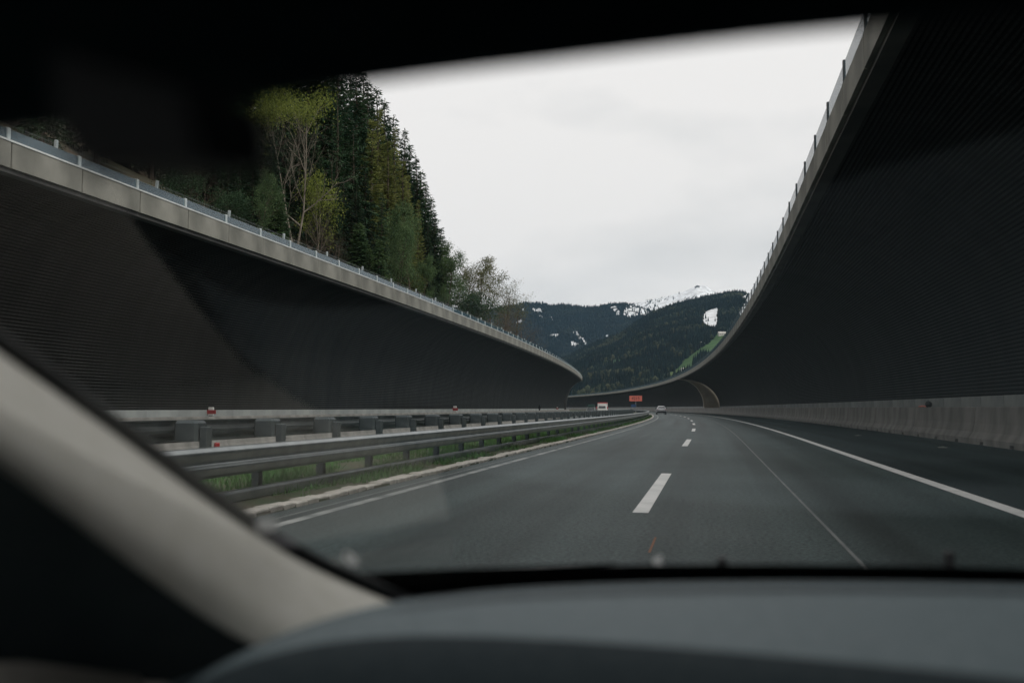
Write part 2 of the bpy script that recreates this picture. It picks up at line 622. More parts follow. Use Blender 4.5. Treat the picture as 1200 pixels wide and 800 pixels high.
def wall(name, label, side, base, rim, zb, H, s0, s1, ground_z, parent_loc, light_posts, panel=3.0, flare=None, phase=0.0):
    """side +1: wall on the right leaning left; -1: the mirror image. base/rim are lateral positions."""
    t = thing(name, label, 'wall', parent_loc)
    zr = H - 0.80
    fl = flare or (lambda s: 0.0)
    arc = ellipse(base, zb, rim + side * 0.42, zr, 100)
    nribs = int(sum(math.dist(arc[k], arc[k + 1]) for k in range(100)) / PITCH_RIB)
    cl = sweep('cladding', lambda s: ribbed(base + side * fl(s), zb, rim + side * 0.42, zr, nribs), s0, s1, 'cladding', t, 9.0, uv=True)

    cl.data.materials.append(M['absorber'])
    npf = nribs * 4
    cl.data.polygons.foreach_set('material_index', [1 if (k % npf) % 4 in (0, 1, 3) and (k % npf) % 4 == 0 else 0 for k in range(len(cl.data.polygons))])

    def outer(s):
        a = ellipse(base + side * (fl(s) + 0.07), zb, rim + side * 0.43, zr + 0.08, 14)
        b = ellipse(base + side * (fl(s) + 0.75), ground_z - 1.0, rim + side * 0.60, H - 0.25, 14)
        return a + b[::-1]
    fix_normals(sweep('shell', outer, s0 + 0.02, s1 - 0.02, 'shell', t, 9.0, closed=True))
    # dark beam under the fascia
    fix_normals(sweep('edge_beam', [(rim + side * 0.10, zr + 0.0), (rim + side * 0.46, zr + 0.0), (rim + side * 0.46, zr + 0.12), (rim + side * 0.10, zr + 0.12)], s0, s1, 'dark_beam', t, 9.0, closed=True))
    # plinth panels under the cladding
    pm = MB()
    pm.box(0.0, 0.14, 0.012, 2.488, ground_z - 0.1, zb + 0.0, 0.012) if side > 0 else pm.box(-0.14, 0.0, 0.012, 2.488, ground_z - 0.1, zb + 0.0, 0.012)
    pme = pm.mesh('plinth_panel', 'plinth')
    s = s0
    while s + 2.5 <= s1 + 0.01:
        link('plinth_panel', pme, t, P(s, base + side * (fl(s) - 0.10), 0), TH(s + 1.25) - math.atan((fl(s + 2.5) - fl(s)) / 2.5 * side))
        s += 2.5
    # fascia panels, with open joints
    fm = MB()
    x0, x1 = (0.0, 0.42) if side > 0 else (-0.42, 0.0)
    fm.box(x0, x1, 0.022, panel - 0.022, H - 0.68, H, 0.018)
    fme = fm.mesh('parapet_panel', 'fascia')
    post = MB()
    px0, px1 = (0.015, 0.085) if side > 0 else (-0.19, -0.10)
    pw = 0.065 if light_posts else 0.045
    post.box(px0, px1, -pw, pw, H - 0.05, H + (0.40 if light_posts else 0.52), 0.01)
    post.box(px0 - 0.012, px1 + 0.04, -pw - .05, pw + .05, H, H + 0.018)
    pome = post.mesh('screen_post', 'steel_post' if light_posts else 'backlit_post')
    gm = MB()
    gx0, gx1 = (0.043, 0.057) if side > 0 else (-0.152, -0.138)
    gm.box(gx0, gx1, pw + 0.012, panel - pw - 0.012, H + 0.03, H + (0.37 if light_posts else 0.46))
    gme = gm.mesh('glass_pane', 'screen_glass')
    s = s0 + phase
    k = 0
    while s + panel <= s1 + 0.01:
        th = TH(s + panel / 2)
        link('parapet_panel', fme, t, P(s, rim, 0), th)
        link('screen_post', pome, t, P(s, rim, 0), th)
        link('glass_pane', gme, t, P(s, rim, 0), th)
        s += panel
        k += 1
    if light_posts:
        fix_normals(sweep('cap_rail', [(rim + side * -0.02, H + 0.003), (rim + side * 0.07, H + 0.003), (rim + side * 0.07, H + 0.055), (rim + side * -0.02, H + 0.055)], s0 + phase, s, 'cap', t, 9.0, closed=True))
    return t


HR = 8.0
R_BASE, R_RIM = 8.42, 2.87
L_BASE, L_RIM = -22.0, -17.8
S_ARCH, S_LEND = 214.0, 227.0
flare = lambda s: 2.9 * smooth(120, 211, s)
wr = wall('gallery_wall', 'dark ribbed gallery wall leaning over the hard shoulder, before the pale arch', 1, R_BASE, R_RIM, 1.45, HR, -24, S_ARCH, -0.05,
          P(60, 8.6), False, flare=flare, phase=0.9)
wf = wall('gallery_wall', 'distant low curving gallery wall that starts at the pale concrete arch', 1, R_BASE + 0.1, R_RIM + 0.1, 1.45, HR, S_ARCH + 1.5, 616, -0.05,
          P(350, 8.6), False)
wleft = wall('gallery_wall', 'dark ribbed gallery wall beyond the oncoming lanes, below the wooded slope', -1, L_BASE, L_RIM, 1.0, HR, -24, S_LEND, -0.95,
             P(60, -22.2), True, phase=1.6)


def arch(name, label, side, base, rim, zb, H, s0, s1, wi, wo, g, mat):
    """end frame of a gallery: a curved concrete rib, wi thick to the inside and wo to the outside"""
    mb = MB()
    n = 18

    def prof():
        a = ellipse(base - side * wi, zb - 0.0, rim - side * 0.0, H - 0.80 - wi * 0.22, n)
        b = ellipse(base + side * wo, zb, rim + side * 0.3, H - 0.14, n)
        a = [(base - side * wi, g)] + a
        b = [(base + side * wo, g)] + b
        return a + b[::-1]
    p = prof()
    mb.loft([[P(s0, a, b) for a, b in p], [P(s1, a, b) for a, b in p]], closed=True)
    m = len(p)
    h = m // 2
    for k in range(h - 1):     # end faces as strips between the two curves
        q = [p[k], p[k + 1], p[m - 2 - k], p[m - 1 - k]]
        mb.poly([P(s0, a, b) for a, b in q])
        mb.poly([P(s1, a, b) for a, b in q[::-1]])
    o = mb.build(name, mat)
    fix_normals(o)
    tag(o, label, 'arch')
    return o


arch('concrete_arch', 'pale brown concrete arch where the distant gallery wall starts', 1, R_BASE + 0.1, R_RIM + 0.1, 1.45, HR, S_ARCH + 0.1, S_ARCH + 1.45, 0.45, 2.9, -0.1, 'portal')
arch('concrete_arch', 'dark concrete arch closing the gallery wall below the wooded slope', -1, L_BASE, L_RIM, 1.0, HR, S_LEND + 0.05, S_LEND + 1.2, 0.5, 0.8, -1.0, 'dark_beam')


# ------------------------------------------------------------------ concrete barriers
def barrier(name, label, side, lat, g, top, s0, s1, seg, cat='barrier'):
    """lat: road-side foot. New Jersey profile with scupper slots every 3 m; one mesh shared by all segments"""
    t = thing(name, label, cat, P((s0 + s1) / 2, lat, g))
    h = top - g
    prof = [(0.0, 0.09), (0.0, 0.17), (0.13, 0.36), (0.19, 0.62), (0.235, h - 0.03), (0.26, h), (0.40, h), (0.43, h - 0.03), (0.47, 0.62), (0.60, 0.30), (0.60, 0.09)]
    mb = MB()
    rows = []
    for y in (0.02, 0.06, seg - 0.06, seg - 0.02):
        e = 0.016 if y in (0.02, seg - 0.02) else 0.0
        rows.append([(side * (a + (e if a < .3 else -e)), y, b - (e if b > h - .1 else 0)) for a, b in prof])
    mb.loft(rows, closed=True, cap=True)
    slots = [1.5, 4.5, 7.5]
    edges = [0.02]
    for c in slots:
        edges += [c - 0.19, c + 0.19]
    edges.append(seg - 0.02)
    for k in range(0, len(edges), 2):
        a, b = sorted((side * 0.004, side * 0.59))
        mb.box(a, b, edges[k], edges[k + 1], -0.06, 0.0895)
    me = mb.mesh('barrier_segment', 'barrier')
    first = None
    s = s0
    while s + seg <= s1:
        o = link('barrier_segment', me, t, P(s, lat, g), TH(s + seg / 2))
        if first is None:
            fix_normals(o)
            first = o
        s += seg
    return t


barrier('concrete_barrier', 'pale concrete barrier wall along the hard shoulder', 1, 7.80, 0.0, 1.12, -12, 640, 9.0)
barrier('concrete_barrier', 'pale concrete barrier along the far edge of the oncoming lanes', -1, -21.3, gz(-21.3), 0.72, -12, 640, 9.0)


# ------------------------------------------------------------------ guardrails in the median
def wbeam(face, top, h, d, side):
    """W-beam section: face is the lateral of the outermost wave, side the direction away from traffic"""
    pts = [(0.045, 0.0), (0.0, 0.03), (0.0, 0.085), (0.06, 0.135), (0.06, 0.175), (0.0, 0.225), (0.0, 0.28), (0.045, 0.31)]
    k = h / 0.31
    return [(face + side * a * d / 0.06, top - h + b * k) for a, b in pts]


def guardrail_near():
    t = thing('guardrail', 'grey steel guardrail with wide flat top beside the pale kerb', 'guardrail', P(40, -5.3))
    f = -5.02
    # box-topped beam: wide light cap, bulged face with a groove, closed back
    prof = [(f - 0.20, 0.62), (f - 0.17, 0.668), (f - 0.050, 0.668), (f - 0.004, 0.632), (f, 0.622), (f - 0.004, 0.60), (f - 0.034, 0.535), (f - 0.036, 0.505),
            (f - 0.030, 0.497), (f - 0.002, 0.478), (f + 0.003, 0.468), (f + 0.002, 0.45), (f - 0.022, 0.385), (f - 0.06, 0.352), (f - 0.18, 0.352), (f - 0.20, 0.38)]
    fix_normals(sweep('upper_rail', prof, -8, 330, 'zinc', t, 6, closed=True, smooth=False))
    fix_normals(sweep('lower_rail', [(f - 0.02, 0.07), (f + 0.01, 0.085), (f + 0.012, 0.17), (f, 0.195), (f - 0.08, 0.195), (f - 0.08, 0.17), (f - 0.03, 0.165), (f - 0.03, 0.07)], -8, 330, 'zinc', t, 6, closed=True))
    pm = MB()
    pm.box(-0.08, 0.02, -0.055, 0.055, -0.35, 0.60, 0.008)
    pm.box(0.02, 0.13, -0.03, 0.03, 0.10, 0.165)
    pme = pm.mesh('post', 'zinc_dark')
    s = 1.2
    while s < 330:
        link('post', pme, t, P(s, f - 0.29, 0), TH(s))
        s += 2.0


def guardrail_far():
    t = thing('guardrail', 'steel guardrail seen from behind with block spacers, beside the oncoming lanes', 'guardrail', P(40, -7.9))
    f = -7.98
    w = wbeam(f, 0.90, 0.34, 0.09, 1)
    back = [(a + 0.012, b) for a, b in w]
    fix_normals(sweep('rail', w + back[::-1], -8, 330, 'zinc', t, 6, closed=True))
    pm = MB()
    pm.box(-0.06, 0.06, -0.085, 0.085, -0.7, 0.80, 0.01)
    pme = pm.mesh('post', 'zinc_dark')
    bm_ = MB()
    bm_.box(-0.19, 0.19, -0.17, 0.17, 0.585, 0.895, 0.04)
    bme = bm_.mesh('spacer_block', 'zinc_dark')
    s = 3.13
    while s < 330:
        link('post', pme, t, P(s, -7.42, 0), TH(s))
        link('spacer_block', bme, t, P(s + 0.02, -7.68, 0), TH(s))
        s += 2.67


guardrail_near()
guardrail_far()

# grass of the median
rg = np.random.default_rng(3)
n = 70000
s_ = 3 + 130 * rg.random(n) ** 1.9
lat_ = np.where(rg.random(n) < 0.62, -4.66 - 0.95 * rg.random(n) ** 0.9, -5.5 - 2.2 * rg.random(n))
dens = np.array([mnoise.noise(Vector((a * 1.3, b * 0.45, 0))) for a, b in zip(lat_, s_)])
keep = dens > -0.22 + 0.18 * (lat_ > -4.95)
s_, lat_, dens = s_[keep], lat_[keep], dens[keep]
hh = (1.0 + 0.7 * (lat_ < -5.3)) * (0.035 + 0.12 * rg.random(len(s_))) * (0.75 + 0.9 * np.clip(dens, 0, 1))
verts, faces = [], []
for a, b, h in zip(s_, lat_, hh):
    zb = float(np.interp(b, [-8.5, -7.8, -7.0, -6.2, -5.4, -4.62], [-.35, -.12, .05, .12, .08, .045])) - 0.005
    p = P(a, b, zb)
    ang = random.uniform(0, 2 * PI)
    w = 0.007 + 0.00022 * a
    dx, dy = math.cos(ang) * w, math.sin(ang) * w
    lx, ly = random.gauss(0, .4) * h, random.gauss(0, .4) * h
    i = len(verts)
    verts += [(p.x - dx, p.y - dy, zb - 0.01), (p.x + dx, p.y + dy, zb - 0.01), (p.x + lx + dx * .3, p.y + ly + dy * .3, zb + h)]
    faces.append((i, i + 1, i + 2))
me = bpy.data.meshes.new('grass')
me.from_pydata(verts, [], faces)
me.materials.append(M['grass'])
o = link('grass', me)
tag(o, 'short green grass growing under the guardrails', 'grass', kind='stuff')


# ------------------------------------------------------------------ delineators, sign, things on the barriers
RED = material('red_plastic', (0.30, 0.025, 0.03), 0.4, (0.36, 0.04, 0.04), scale=8)
WHITE = material('white_plastic', (0.7, 0.7, 0.68), 0.5, (0.78, 0.78, 0.76), scale=8)
BLACK = material('black_plastic', (0.012, 0.014, 0.016), 0.5, (0.022, 0.024, 0.026), scale=8)
SLATE = material('blue_plate', (0.02, 0.06, 0.16), 0.5, (0.03, 0.08, 0.2), scale=8)
SALMON = material('orange_red_plate', (0.78, 0.19, 0.14), 0.55, (0.86, 0.24, 0.18), scale=3)
GREYP = material('grey_steel_plate', (0.25, 0.27, 0.28), 0.5, (0.32, 0.34, 0.35), scale=5)


def s_on(px, lat):
    """distance along the road at which a line at this lateral passes photo column px"""
    lo, hi = 2.0, 225.0
    d = ray(px, HOR)
    for s in np.arange(lo, hi, 0.25):
        p = P(float(s), lat)
        if p.x * d.y - p.y * d.x < 0 and lat > 0:
            return float(s)
        if p.x * d.y - p.y * d.x > 0 and lat < 0:
            return float(s)
    return hi


def delineator(px, lat, z0, body, refl, label, h=0.30, w=0.09):
    s = s_on(px, lat)
    t = thing('delineator', label, 'reflector post', P(s, lat, z0))
    t.rotation_euler.z = TH(s)
    def add(name, f, m):
        mb = MB()
        f(mb)
        o = bpy.data.objects.new(name, mb.mesh(name, m))
        C.objects.link(o)
        o.parent = t
    add('foot', lambda b: b.box(-0.08, 0.08, -0.08, 0.08, 0, 0.03, 0.01), BLACK)
    add('body', lambda b: b.box(-w / 2, w / 2, -0.03, 0.03, 0.03, h, 0.015), body)
    add('reflector', lambda b: b.box(-w * 0.95, w * 0.95, -0.042, -0.031, h * 0.25, h * 0.68, 0.003), refl)
    return t


delineator(246, -21.72, 0.725, WHITE, RED, 'red and white reflector post on the oncoming side barrier, the largest one', 0.40, 0.26)
delineator(533, -21.72, 0.725, WHITE, RED, 'small red and white reflector post on the barrier below the leafy trees', 0.55, 0.30)
delineator(632, -21.72, 0.725, BLACK, BLACK, 'black marker post on the barrier below the end of the wooded gallery', 0.85, 0.22)
delineator(653, -21.72, 0.725, WHITE, RED, 'tiny red and white reflector post beside the dark gallery arch', 0.55, 0.22)
s = s_on(250, -7.34)
mb = MB()
mb.box(-0.02, 0.02, -0.06, 0.06, 0.46, 0.56, 0.008)
o = mb.build('reflector', RED)
o.location = P(s, -7.335, 0)
tag(o, 'red reflector plate low on a guardrail post', 'reflector')

# orange strap and black lump lying on the barrier top
s = s_on(1085, 8.12)
t = thing('dropped_strap', 'orange strap with a black lump lying on the barrier top', 'strap', P(s, 8.12, 1.12))
mb = MB()
mb.tube([P(s - 0.55, 8.10, 1.145), P(s - 0.2, 8.07, 1.15), P(s + 0.2, 8.09, 1.16), P(s + 0.6, 8.11, 1.15), P(s + 0.85, 8.09, 1.14)], 0.028, 6)
mb.build('strap', SALMON, t)
mb = MB()
pc = P(s - 0.75, 8.12, 1.22)
rows = []
for a in range(7):
    ph = PI * a / 6
    rows.append([pc + Vector((0.13 * math.sin(ph) * math.cos(q * PI / 5), 0.17 * math.sin(ph) * math.sin(q * PI / 5), -0.11 * math.cos(ph) * (1.0 + .25 * math.sin(q * 1.7)))) for q in range(10)])
mb.loft(rows, closed=True)
mb.build('lump', BLACK, t)

# road works sign in the median
s = 112.0
p0 = P(s, -6.35, -0.05)
t = thing('road_sign', 'orange red rectangular sign on a thin post above a small blue plate', 'sign', p0)


def sgn(name, f, m):
    mb = MB()
    f(mb)
    o = bpy.data.objects.new(name, mb.mesh(name, m))
    C.objects.link(o)
    o.parent = t
    return o


sgn('post', lambda b: b.box(-0.035, 0.035, 0.02, 0.09, 0, 2.45, 0.006), GREYP)
sgn('board', lambda b: b.box(-0.70, 0.70, -0.03, 0.018, 1.90, 2.50, 0.01), SALMON)
sgn('blue_plate', lambda b: b.box(-0.52, 0.02, -0.03, 0.018, 1.22, 1.55, 0.01), SLATE)
tx = bpy.data.curves.new('lettering', 'FONT')
tx.body = '4215'
tx.align_x = 'CENTER'
tx.align_y = 'CENTER'
tx.size = 0.46
tx.extrude = 0.002
tx.materials.append(BLACK)
tmp = bpy.data.objects.new('lettering_curve', tx)
C.objects.link(tmp)
bpy.context.view_layer.update()
lm = bpy.data.meshes.new_from_object(tmp.evaluated_get(bpy.context.evaluated_depsgraph_get()))
bpy.data.objects.remove(tmp)
to = bpy.data.objects.new('lettering', lm)
C.objects.link(to)
to.parent = t
to.location = (0, -0.036, 2.20)
to.rotation_euler = (PI / 2, 0, 0)


# ------------------------------------------------------------------ vehicles
TYRE = material('tyre_rubber', (0.012, 0.012, 0.013), 0.8, (0.02, 0.02, 0.021), scale=20)
CARGLASS = material('vehicle_glass', (0.015, 0.02, 0.022), 0.08, (0.02, 0.026, 0.03), scale=2, spec=0.8)
SILVER = material('silver_car_paint', (0.42, 0.43, 0.45), 0.28, (0.46, 0.47, 0.49), scale=2, metal=0.3)
GREYCAR = material('grey_van_paint', (0.16, 0.18, 0.18), 0.35, (0.22, 0.24, 0.24), scale=2)
WHITECAR = material('white_truck_paint', (0.72, 0.72, 0.70), 0.35, (0.78, 0.78, 0.76), scale=2)
REDCAR = material('red_truck_paint', (0.45, 0.035, 0.045), 0.35, (0.5, 0.05, 0.05), scale=2)
GREENTARP = material('green_tarp', (0.015, 0.05, 0.045), 0.7, (0.025, 0.07, 0.06), scale=3)


def vehicle(name, label, cat, loc, rz):
    t = thing(name, label, cat, loc)
    t.rotation_euler.z = rz

    def add(nm, f, m, parent=None, smooth=False):
        mb = MB()
        f(mb)
        o = bpy.data.objects.new(nm, mb.mesh(nm, m, smooth))
        C.objects.link(o)
        o.parent = parent or t
        return o
    return t, add


def wheel(add, x, y, r, w):
    def f(b):
        rows = []
        for dx, rr in ((-w / 2, r * .72), (-w / 2, r * .95), (-w / 4, r), (w / 4, r), (w / 2, r * .95), (w / 2, r * .72)):
            rows.append([(x + dx, y + rr * math.cos(2 * PI * k / 16), r + rr * math.sin(2 * PI * k / 16)) for k in range(16)])
        b.loft(rows, closed=True, cap=True)
    wo = add('wheel', f, TYRE)
    sx = 1 if x > 0 else -1

    def g(b):
        rows = []
        for dx, rr in ((0.0, r * .70), (0.012, r * .66), (0.02, r * .3), (0.03, r * .1)):
            rows.append([(x + sx * (w / 2 + dx), y + rr * math.cos(2 * PI * k / 12), r + rr * math.sin(2 * PI * k / 12)) for k in range(12)])
        b.loft(rows, closed=True, cap=True)
    add('rim', g, GREYP, wo)


def passenger_car(loc, rz):
    t, add = vehicle('car', 'silver car with bright rear window driving ahead in the inner lane', 'car', loc, rz)

    def section(y, w, zs):      # closed half-rounded section: zs = (sill, belt, roof, roofw)
        sill, belt, roof, rw = zs
        half = [(w * .93, sill), (w, sill + .18), (w * .995, belt - .1), (w * .95, belt), (rw + .02, max(belt, roof - .10)), (rw * .86, roof)]
        return [(x, y, z) for x, z in half] + [(-x, y, z) for x, z in half[::-1]]

    def body(b):
        rows = [section(-2.12, .78, (.42, .80, .84, .70)), section(-2.05, .85, (.26, .92, .97, .74)), section(-1.7, .88, (.22, .95, 1.04, .72)),
                section(-1.15, .885, (.2, .96, 1.36, .60)), section(-.5, .89, (.2, .96, 1.45, .60)), section(.3, .89, (.2, .95, 1.42, .60)),
                section(.95, .885, (.2, .94, 1.05, .66)), section(1.6, .87, (.2, .88, .92, .70)), section(2.05, .82, (.24, .76, .80, .66)), section(2.18, .70, (.32, .64, .66, .55))]
        b.loft(rows, closed=True, cap=True)
    fix_normals(add('body', body, SILVER, smooth=False))
    add('rear_window', lambda b: b.poly([(-.60, -1.70, 1.06), (.60, -1.70, 1.06), (.50, -1.20, 1.345), (-.50, -1.20, 1.345)]), CARGLASS)
    for sx in (-1, 1):
        add('side_window', lambda b: b.poly([(sx * .845, -1.1, 1.0), (sx * .845, .75, 1.0), (sx * .635, .35, 1.34), (sx * .64, -.95, 1.34)][::sx]), CARGLASS)
        add('tail_light', lambda b: b.box(min(sx * .56, sx * .82), max(sx * .56, sx * .82), -2.13, -2.04, .78, .90, .01), RED)
        add('door_mirror', lambda b: b.box(min(sx * .88, sx * 1.06), max(sx * .88, sx * 1.06), .6, .75, .96, 1.1, .02), BLACK)
        for y in (-1.3, 1.35):
            wheel(add, sx * .78, y, .32, .21)
    add('rear_bumper', lambda b: b.box(-.80, .80, -2.19, -2.03, .30, .55, .04), BLACK)
    add('number_plate', lambda b: b.box(-.26, .26, -2.145, -2.10, .68, .79, .005), WHITE)
    add('windscreen', lambda b: b.poly([(.60, .98, 1.06), (-.60, .98, 1.06), (-.50, .36, 1.40), (.50, .36, 1.40)]), CARGLASS)


passenger_car(P(180, -2.45, 0.0), TH(180))


def front_truck(loc, rz):
    """small box truck coming towards the camera: its front is at local -y"""
    t, add = vehicle('truck', 'white and red small truck driving in the oncoming lanes', 'truck', loc, rz)
    add('cab', lambda b: b.loft([[(x, y, z) for x, y, z in ((-.88, a, .45), (.88, a, .45), (.92, a, 1.2), (.84, a + .0, tp), (-.84, a + .0, tp), (-.92, a, 1.2))] for a, tp in ((-1.0, 1.45), (-.85, 1.5), (-.45, 2.1), (.5, 2.15))], closed=True, cap=True), WHITECAR)
    add('windscreen', lambda b: b.poly([(-.72, -.862, 1.56), (.72, -.862, 1.56), (.68, -.49, 2.06), (-.68, -.49, 2.06)]), CARGLASS)
    add('front_panel', lambda b: b.box(-.80, .80, -1.06, -1.0, .62, 1.42, .02), WHITECAR)
    add('bumper', lambda b: b.box(-.90, .90, -1.12, -.98, .32, .60, .03), BLACK)
    add('box_body', lambda b: b.box(-.93, .93, .55, 4.2, .62, 2.55, .03), WHITECAR)
    add('roof_trim', lambda b: b.box(-.97, .97, .52, 4.25, 2.55, 2.72, .03), REDCAR)
    add('roof_bar', lambda b: b.box(-.72, .72, -.2, .1, 2.32, 2.52, .03), WHITE)
    for sx in (-1, 1):
        add('headlight', lambda b: b.box(min(sx * .55, sx * .82), max(sx * .55, sx * .82), -1.09, -1.0, .66, .86, .02), WHITE)
        add('door_mirror', lambda b: b.box(min(sx * .95, sx * 1.15), max(sx * .95, sx * 1.15), -.75, -.62, 1.5, 1.9, .02), REDCAR)
        for y in (-.3, 3.2):
            wheel(add, sx * .80, y, .36, .22)


front_truck(P(196, -13.2, gz(-13.2)), TH(196) - 0.02)


def front_van(loc, rz):
    t, add = vehicle('van', 'grey van with dark green roof load beside the white and red truck', 'van', loc, rz)
    add('body', lambda b: b.loft([[(x, y, z) for x, y, z in ((-.86, a, .35), (.86, a, .35), (.92, a, 1.0), (rw, a, tp), (-rw, a, tp), (-.92, a, 1.0))] for a, tp, rw in ((-2.1, 1.02, .84), (-1.5, 1.2, .86), (-.8, 1.85, .74), (.2, 1.95, .76), (2.3, 1.95, .76))], closed=True, cap=True), GREYCAR)
    add('windscreen', lambda b: b.poly([(-.74, -1.46, 1.26), (.74, -1.46, 1.26), (.64, -.84, 1.83), (-.64, -.84, 1.83)]), CARGLASS)
    add('roof_load', lambda b: b.box(-.72, .72, -.5, 2.0, 1.97, 2.45, .06), GREENTARP)
    add('bumper', lambda b: b.box(-.88, .88, -2.2, -2.05, .35, .62, .03), BLACK)
    for sx in (-1, 1):
        add('headlight', lambda b: b.box(min(sx * .5, sx * .8), max(sx * .5, sx * .8), -2.15, -2.08, .72, .9, .02), WHITE)
        for y in (-1.35, 1.5):
            wheel(add, sx * .78, y, .33, .22)


front_van(P(204, -15.6, gz(-15.6)), TH(204))

# ------------------------------------------------------------------ wooded slope above the gallery
def slope_h(lat, s):
    d = max(0.0, -18.3 - lat)
    g = 1.0 - 0.80 * smooth(92, 165, s)
    base = 7.55 - 0.4 * smooth(190, 240, s) - 8.0 * smooth(215, 300, s)
    k = 0.42 * g
    h = base + k * d + 0.006 * g * d * d * (1 if d < 40 else 40 / d)
    h += (0.5 * mnoise.noise(Vector((lat * .12, s * .12, 3.0))) + 0.28 * mnoise.noise(Vector((lat * .45, s * .45, 1.0)))) * min(1.0, d / 3.0)
    return h


mb = MB()
lats = [-18.28, -18.7, -19.4, -20.3, -21.5, -23, -25, -27.5, -30, -33, -37, -42, -48, -56, -66, -80, -100, -130]
rows = []
for s in srange(-30, 330, 2.5):
    rows.append([P(s, a - 8 * smooth(221, 227, s), slope_h(a, s)) for a in lats])
mb.loft(rows)
hill = structure(mb.build('hillside', 'slope', smooth=True), 'brown earth slope with dead grass above the gallery wall')
hill.data.flip_normals()

# rocks on the slope
rr = random.Random(11)
rock_me = []
for k in range(3):
    mb = MB()
    rows = []
    for a in range(9):
        ph = PI * a / 8
        row = []
        for q in range(12):
            v = Vector((math.sin(ph) * math.cos(q * PI / 6), math.sin(ph) * math.sin(q * PI / 6), math.cos(ph)))
            r = 1.0 + 0.45 * mnoise.noise(v * 1.4 + Vector((k * 7, 0, 0))) + 0.2 * mnoise.noise(v * 3.5 + Vector((0, k * 5, 0)))
            row.append(v * r)
        rows.append(row)
    mb.loft(rows, closed=True)
    rock_me.append(mb.mesh('rock', 'rock'))
for k, (s, lat, sc) in enumerate(((39, -21.0, .35), (43, -21.6, .3), (46.5, -22, .5), (48.5, -23, .8), (50, -21.8, .45), (52, -23.2, .7), (54, -22.0, .4), (33, -20.6, .3), (57, -23.0, .5), (30, -20.9, .4))):
    o = link('rock', rock_me[k % 3], None, P(s, lat, slope_h(lat, s) + 0.1 * sc), rr.uniform(0, 6))
    o.scale = (sc, sc * rr.uniform(.8, 1.3), sc * rr.uniform(.6, .95))
    tag(o, 'weathered grey rock on the slope behind the parapet fence', 'rock', 'rocks on the slope')

# wire fence behind the parapet
fence = thing('wire_fence', 'thin wire fence on leaning steel posts behind the glass parapet', 'fence', P(60, -18.9, 7.5))
fm = MB()
fm.box(-0.045, 0.045, -0.05, 0.05, -0.5, 1.38, 0.012)
fme = fm.mesh('post', 'steel_post')
s = 15.0
while s < 222:
    o = link('post', fme, fence, P(s, -18.95, 7.6), TH(s))
    o.rotation_euler = (rr.uniform(-.05, .05), 0.10 + rr.uniform(-.05, .05), TH(s))
    s += 5.4
mb = MB()
for z in np.arange(7.75, 8.98, 0.115):
    mb.tube([P(a, -18.95, float(z)) for a in srange(12, 222, 5.4)], 0.0035, 3, cap=False)
for s in np.arange(12, 110, 0.14):
    mb.tube([P(float(s), -18.95, 7.75), P(float(s), -18.95, 8.95)], 0.003, 3, cap=False)
o = mb.build('wire_mesh', 'wire', fence)
o['kind'] = 'stuff'


# ------------------------------------------------------------------ trees
def np_mesh(name, quads, mat):
    """quads: array (n, 4, 3)"""
    v = np.asarray(quads, dtype=np.float32).reshape(-1, 3)
    n = len(v) // 4
    me = bpy.data.meshes.new(name)
    me.vertices.add(len(v))
    me.vertices.foreach_set('co', v.ravel())
    me.loops.add(len(v))
    me.loops.foreach_set('vertex_index', np.arange(len(v), dtype=np.int32))
    me.polygons.add(n)
    me.polygons.foreach_set('loop_start', np.arange(0, len(v), 4, dtype=np.int32))
    me.polygons.foreach_set('loop_total', np.full(n, 4, dtype=np.int32))
    me.materials.append(M[mat])
    me.update()
    me.validate()
    return me


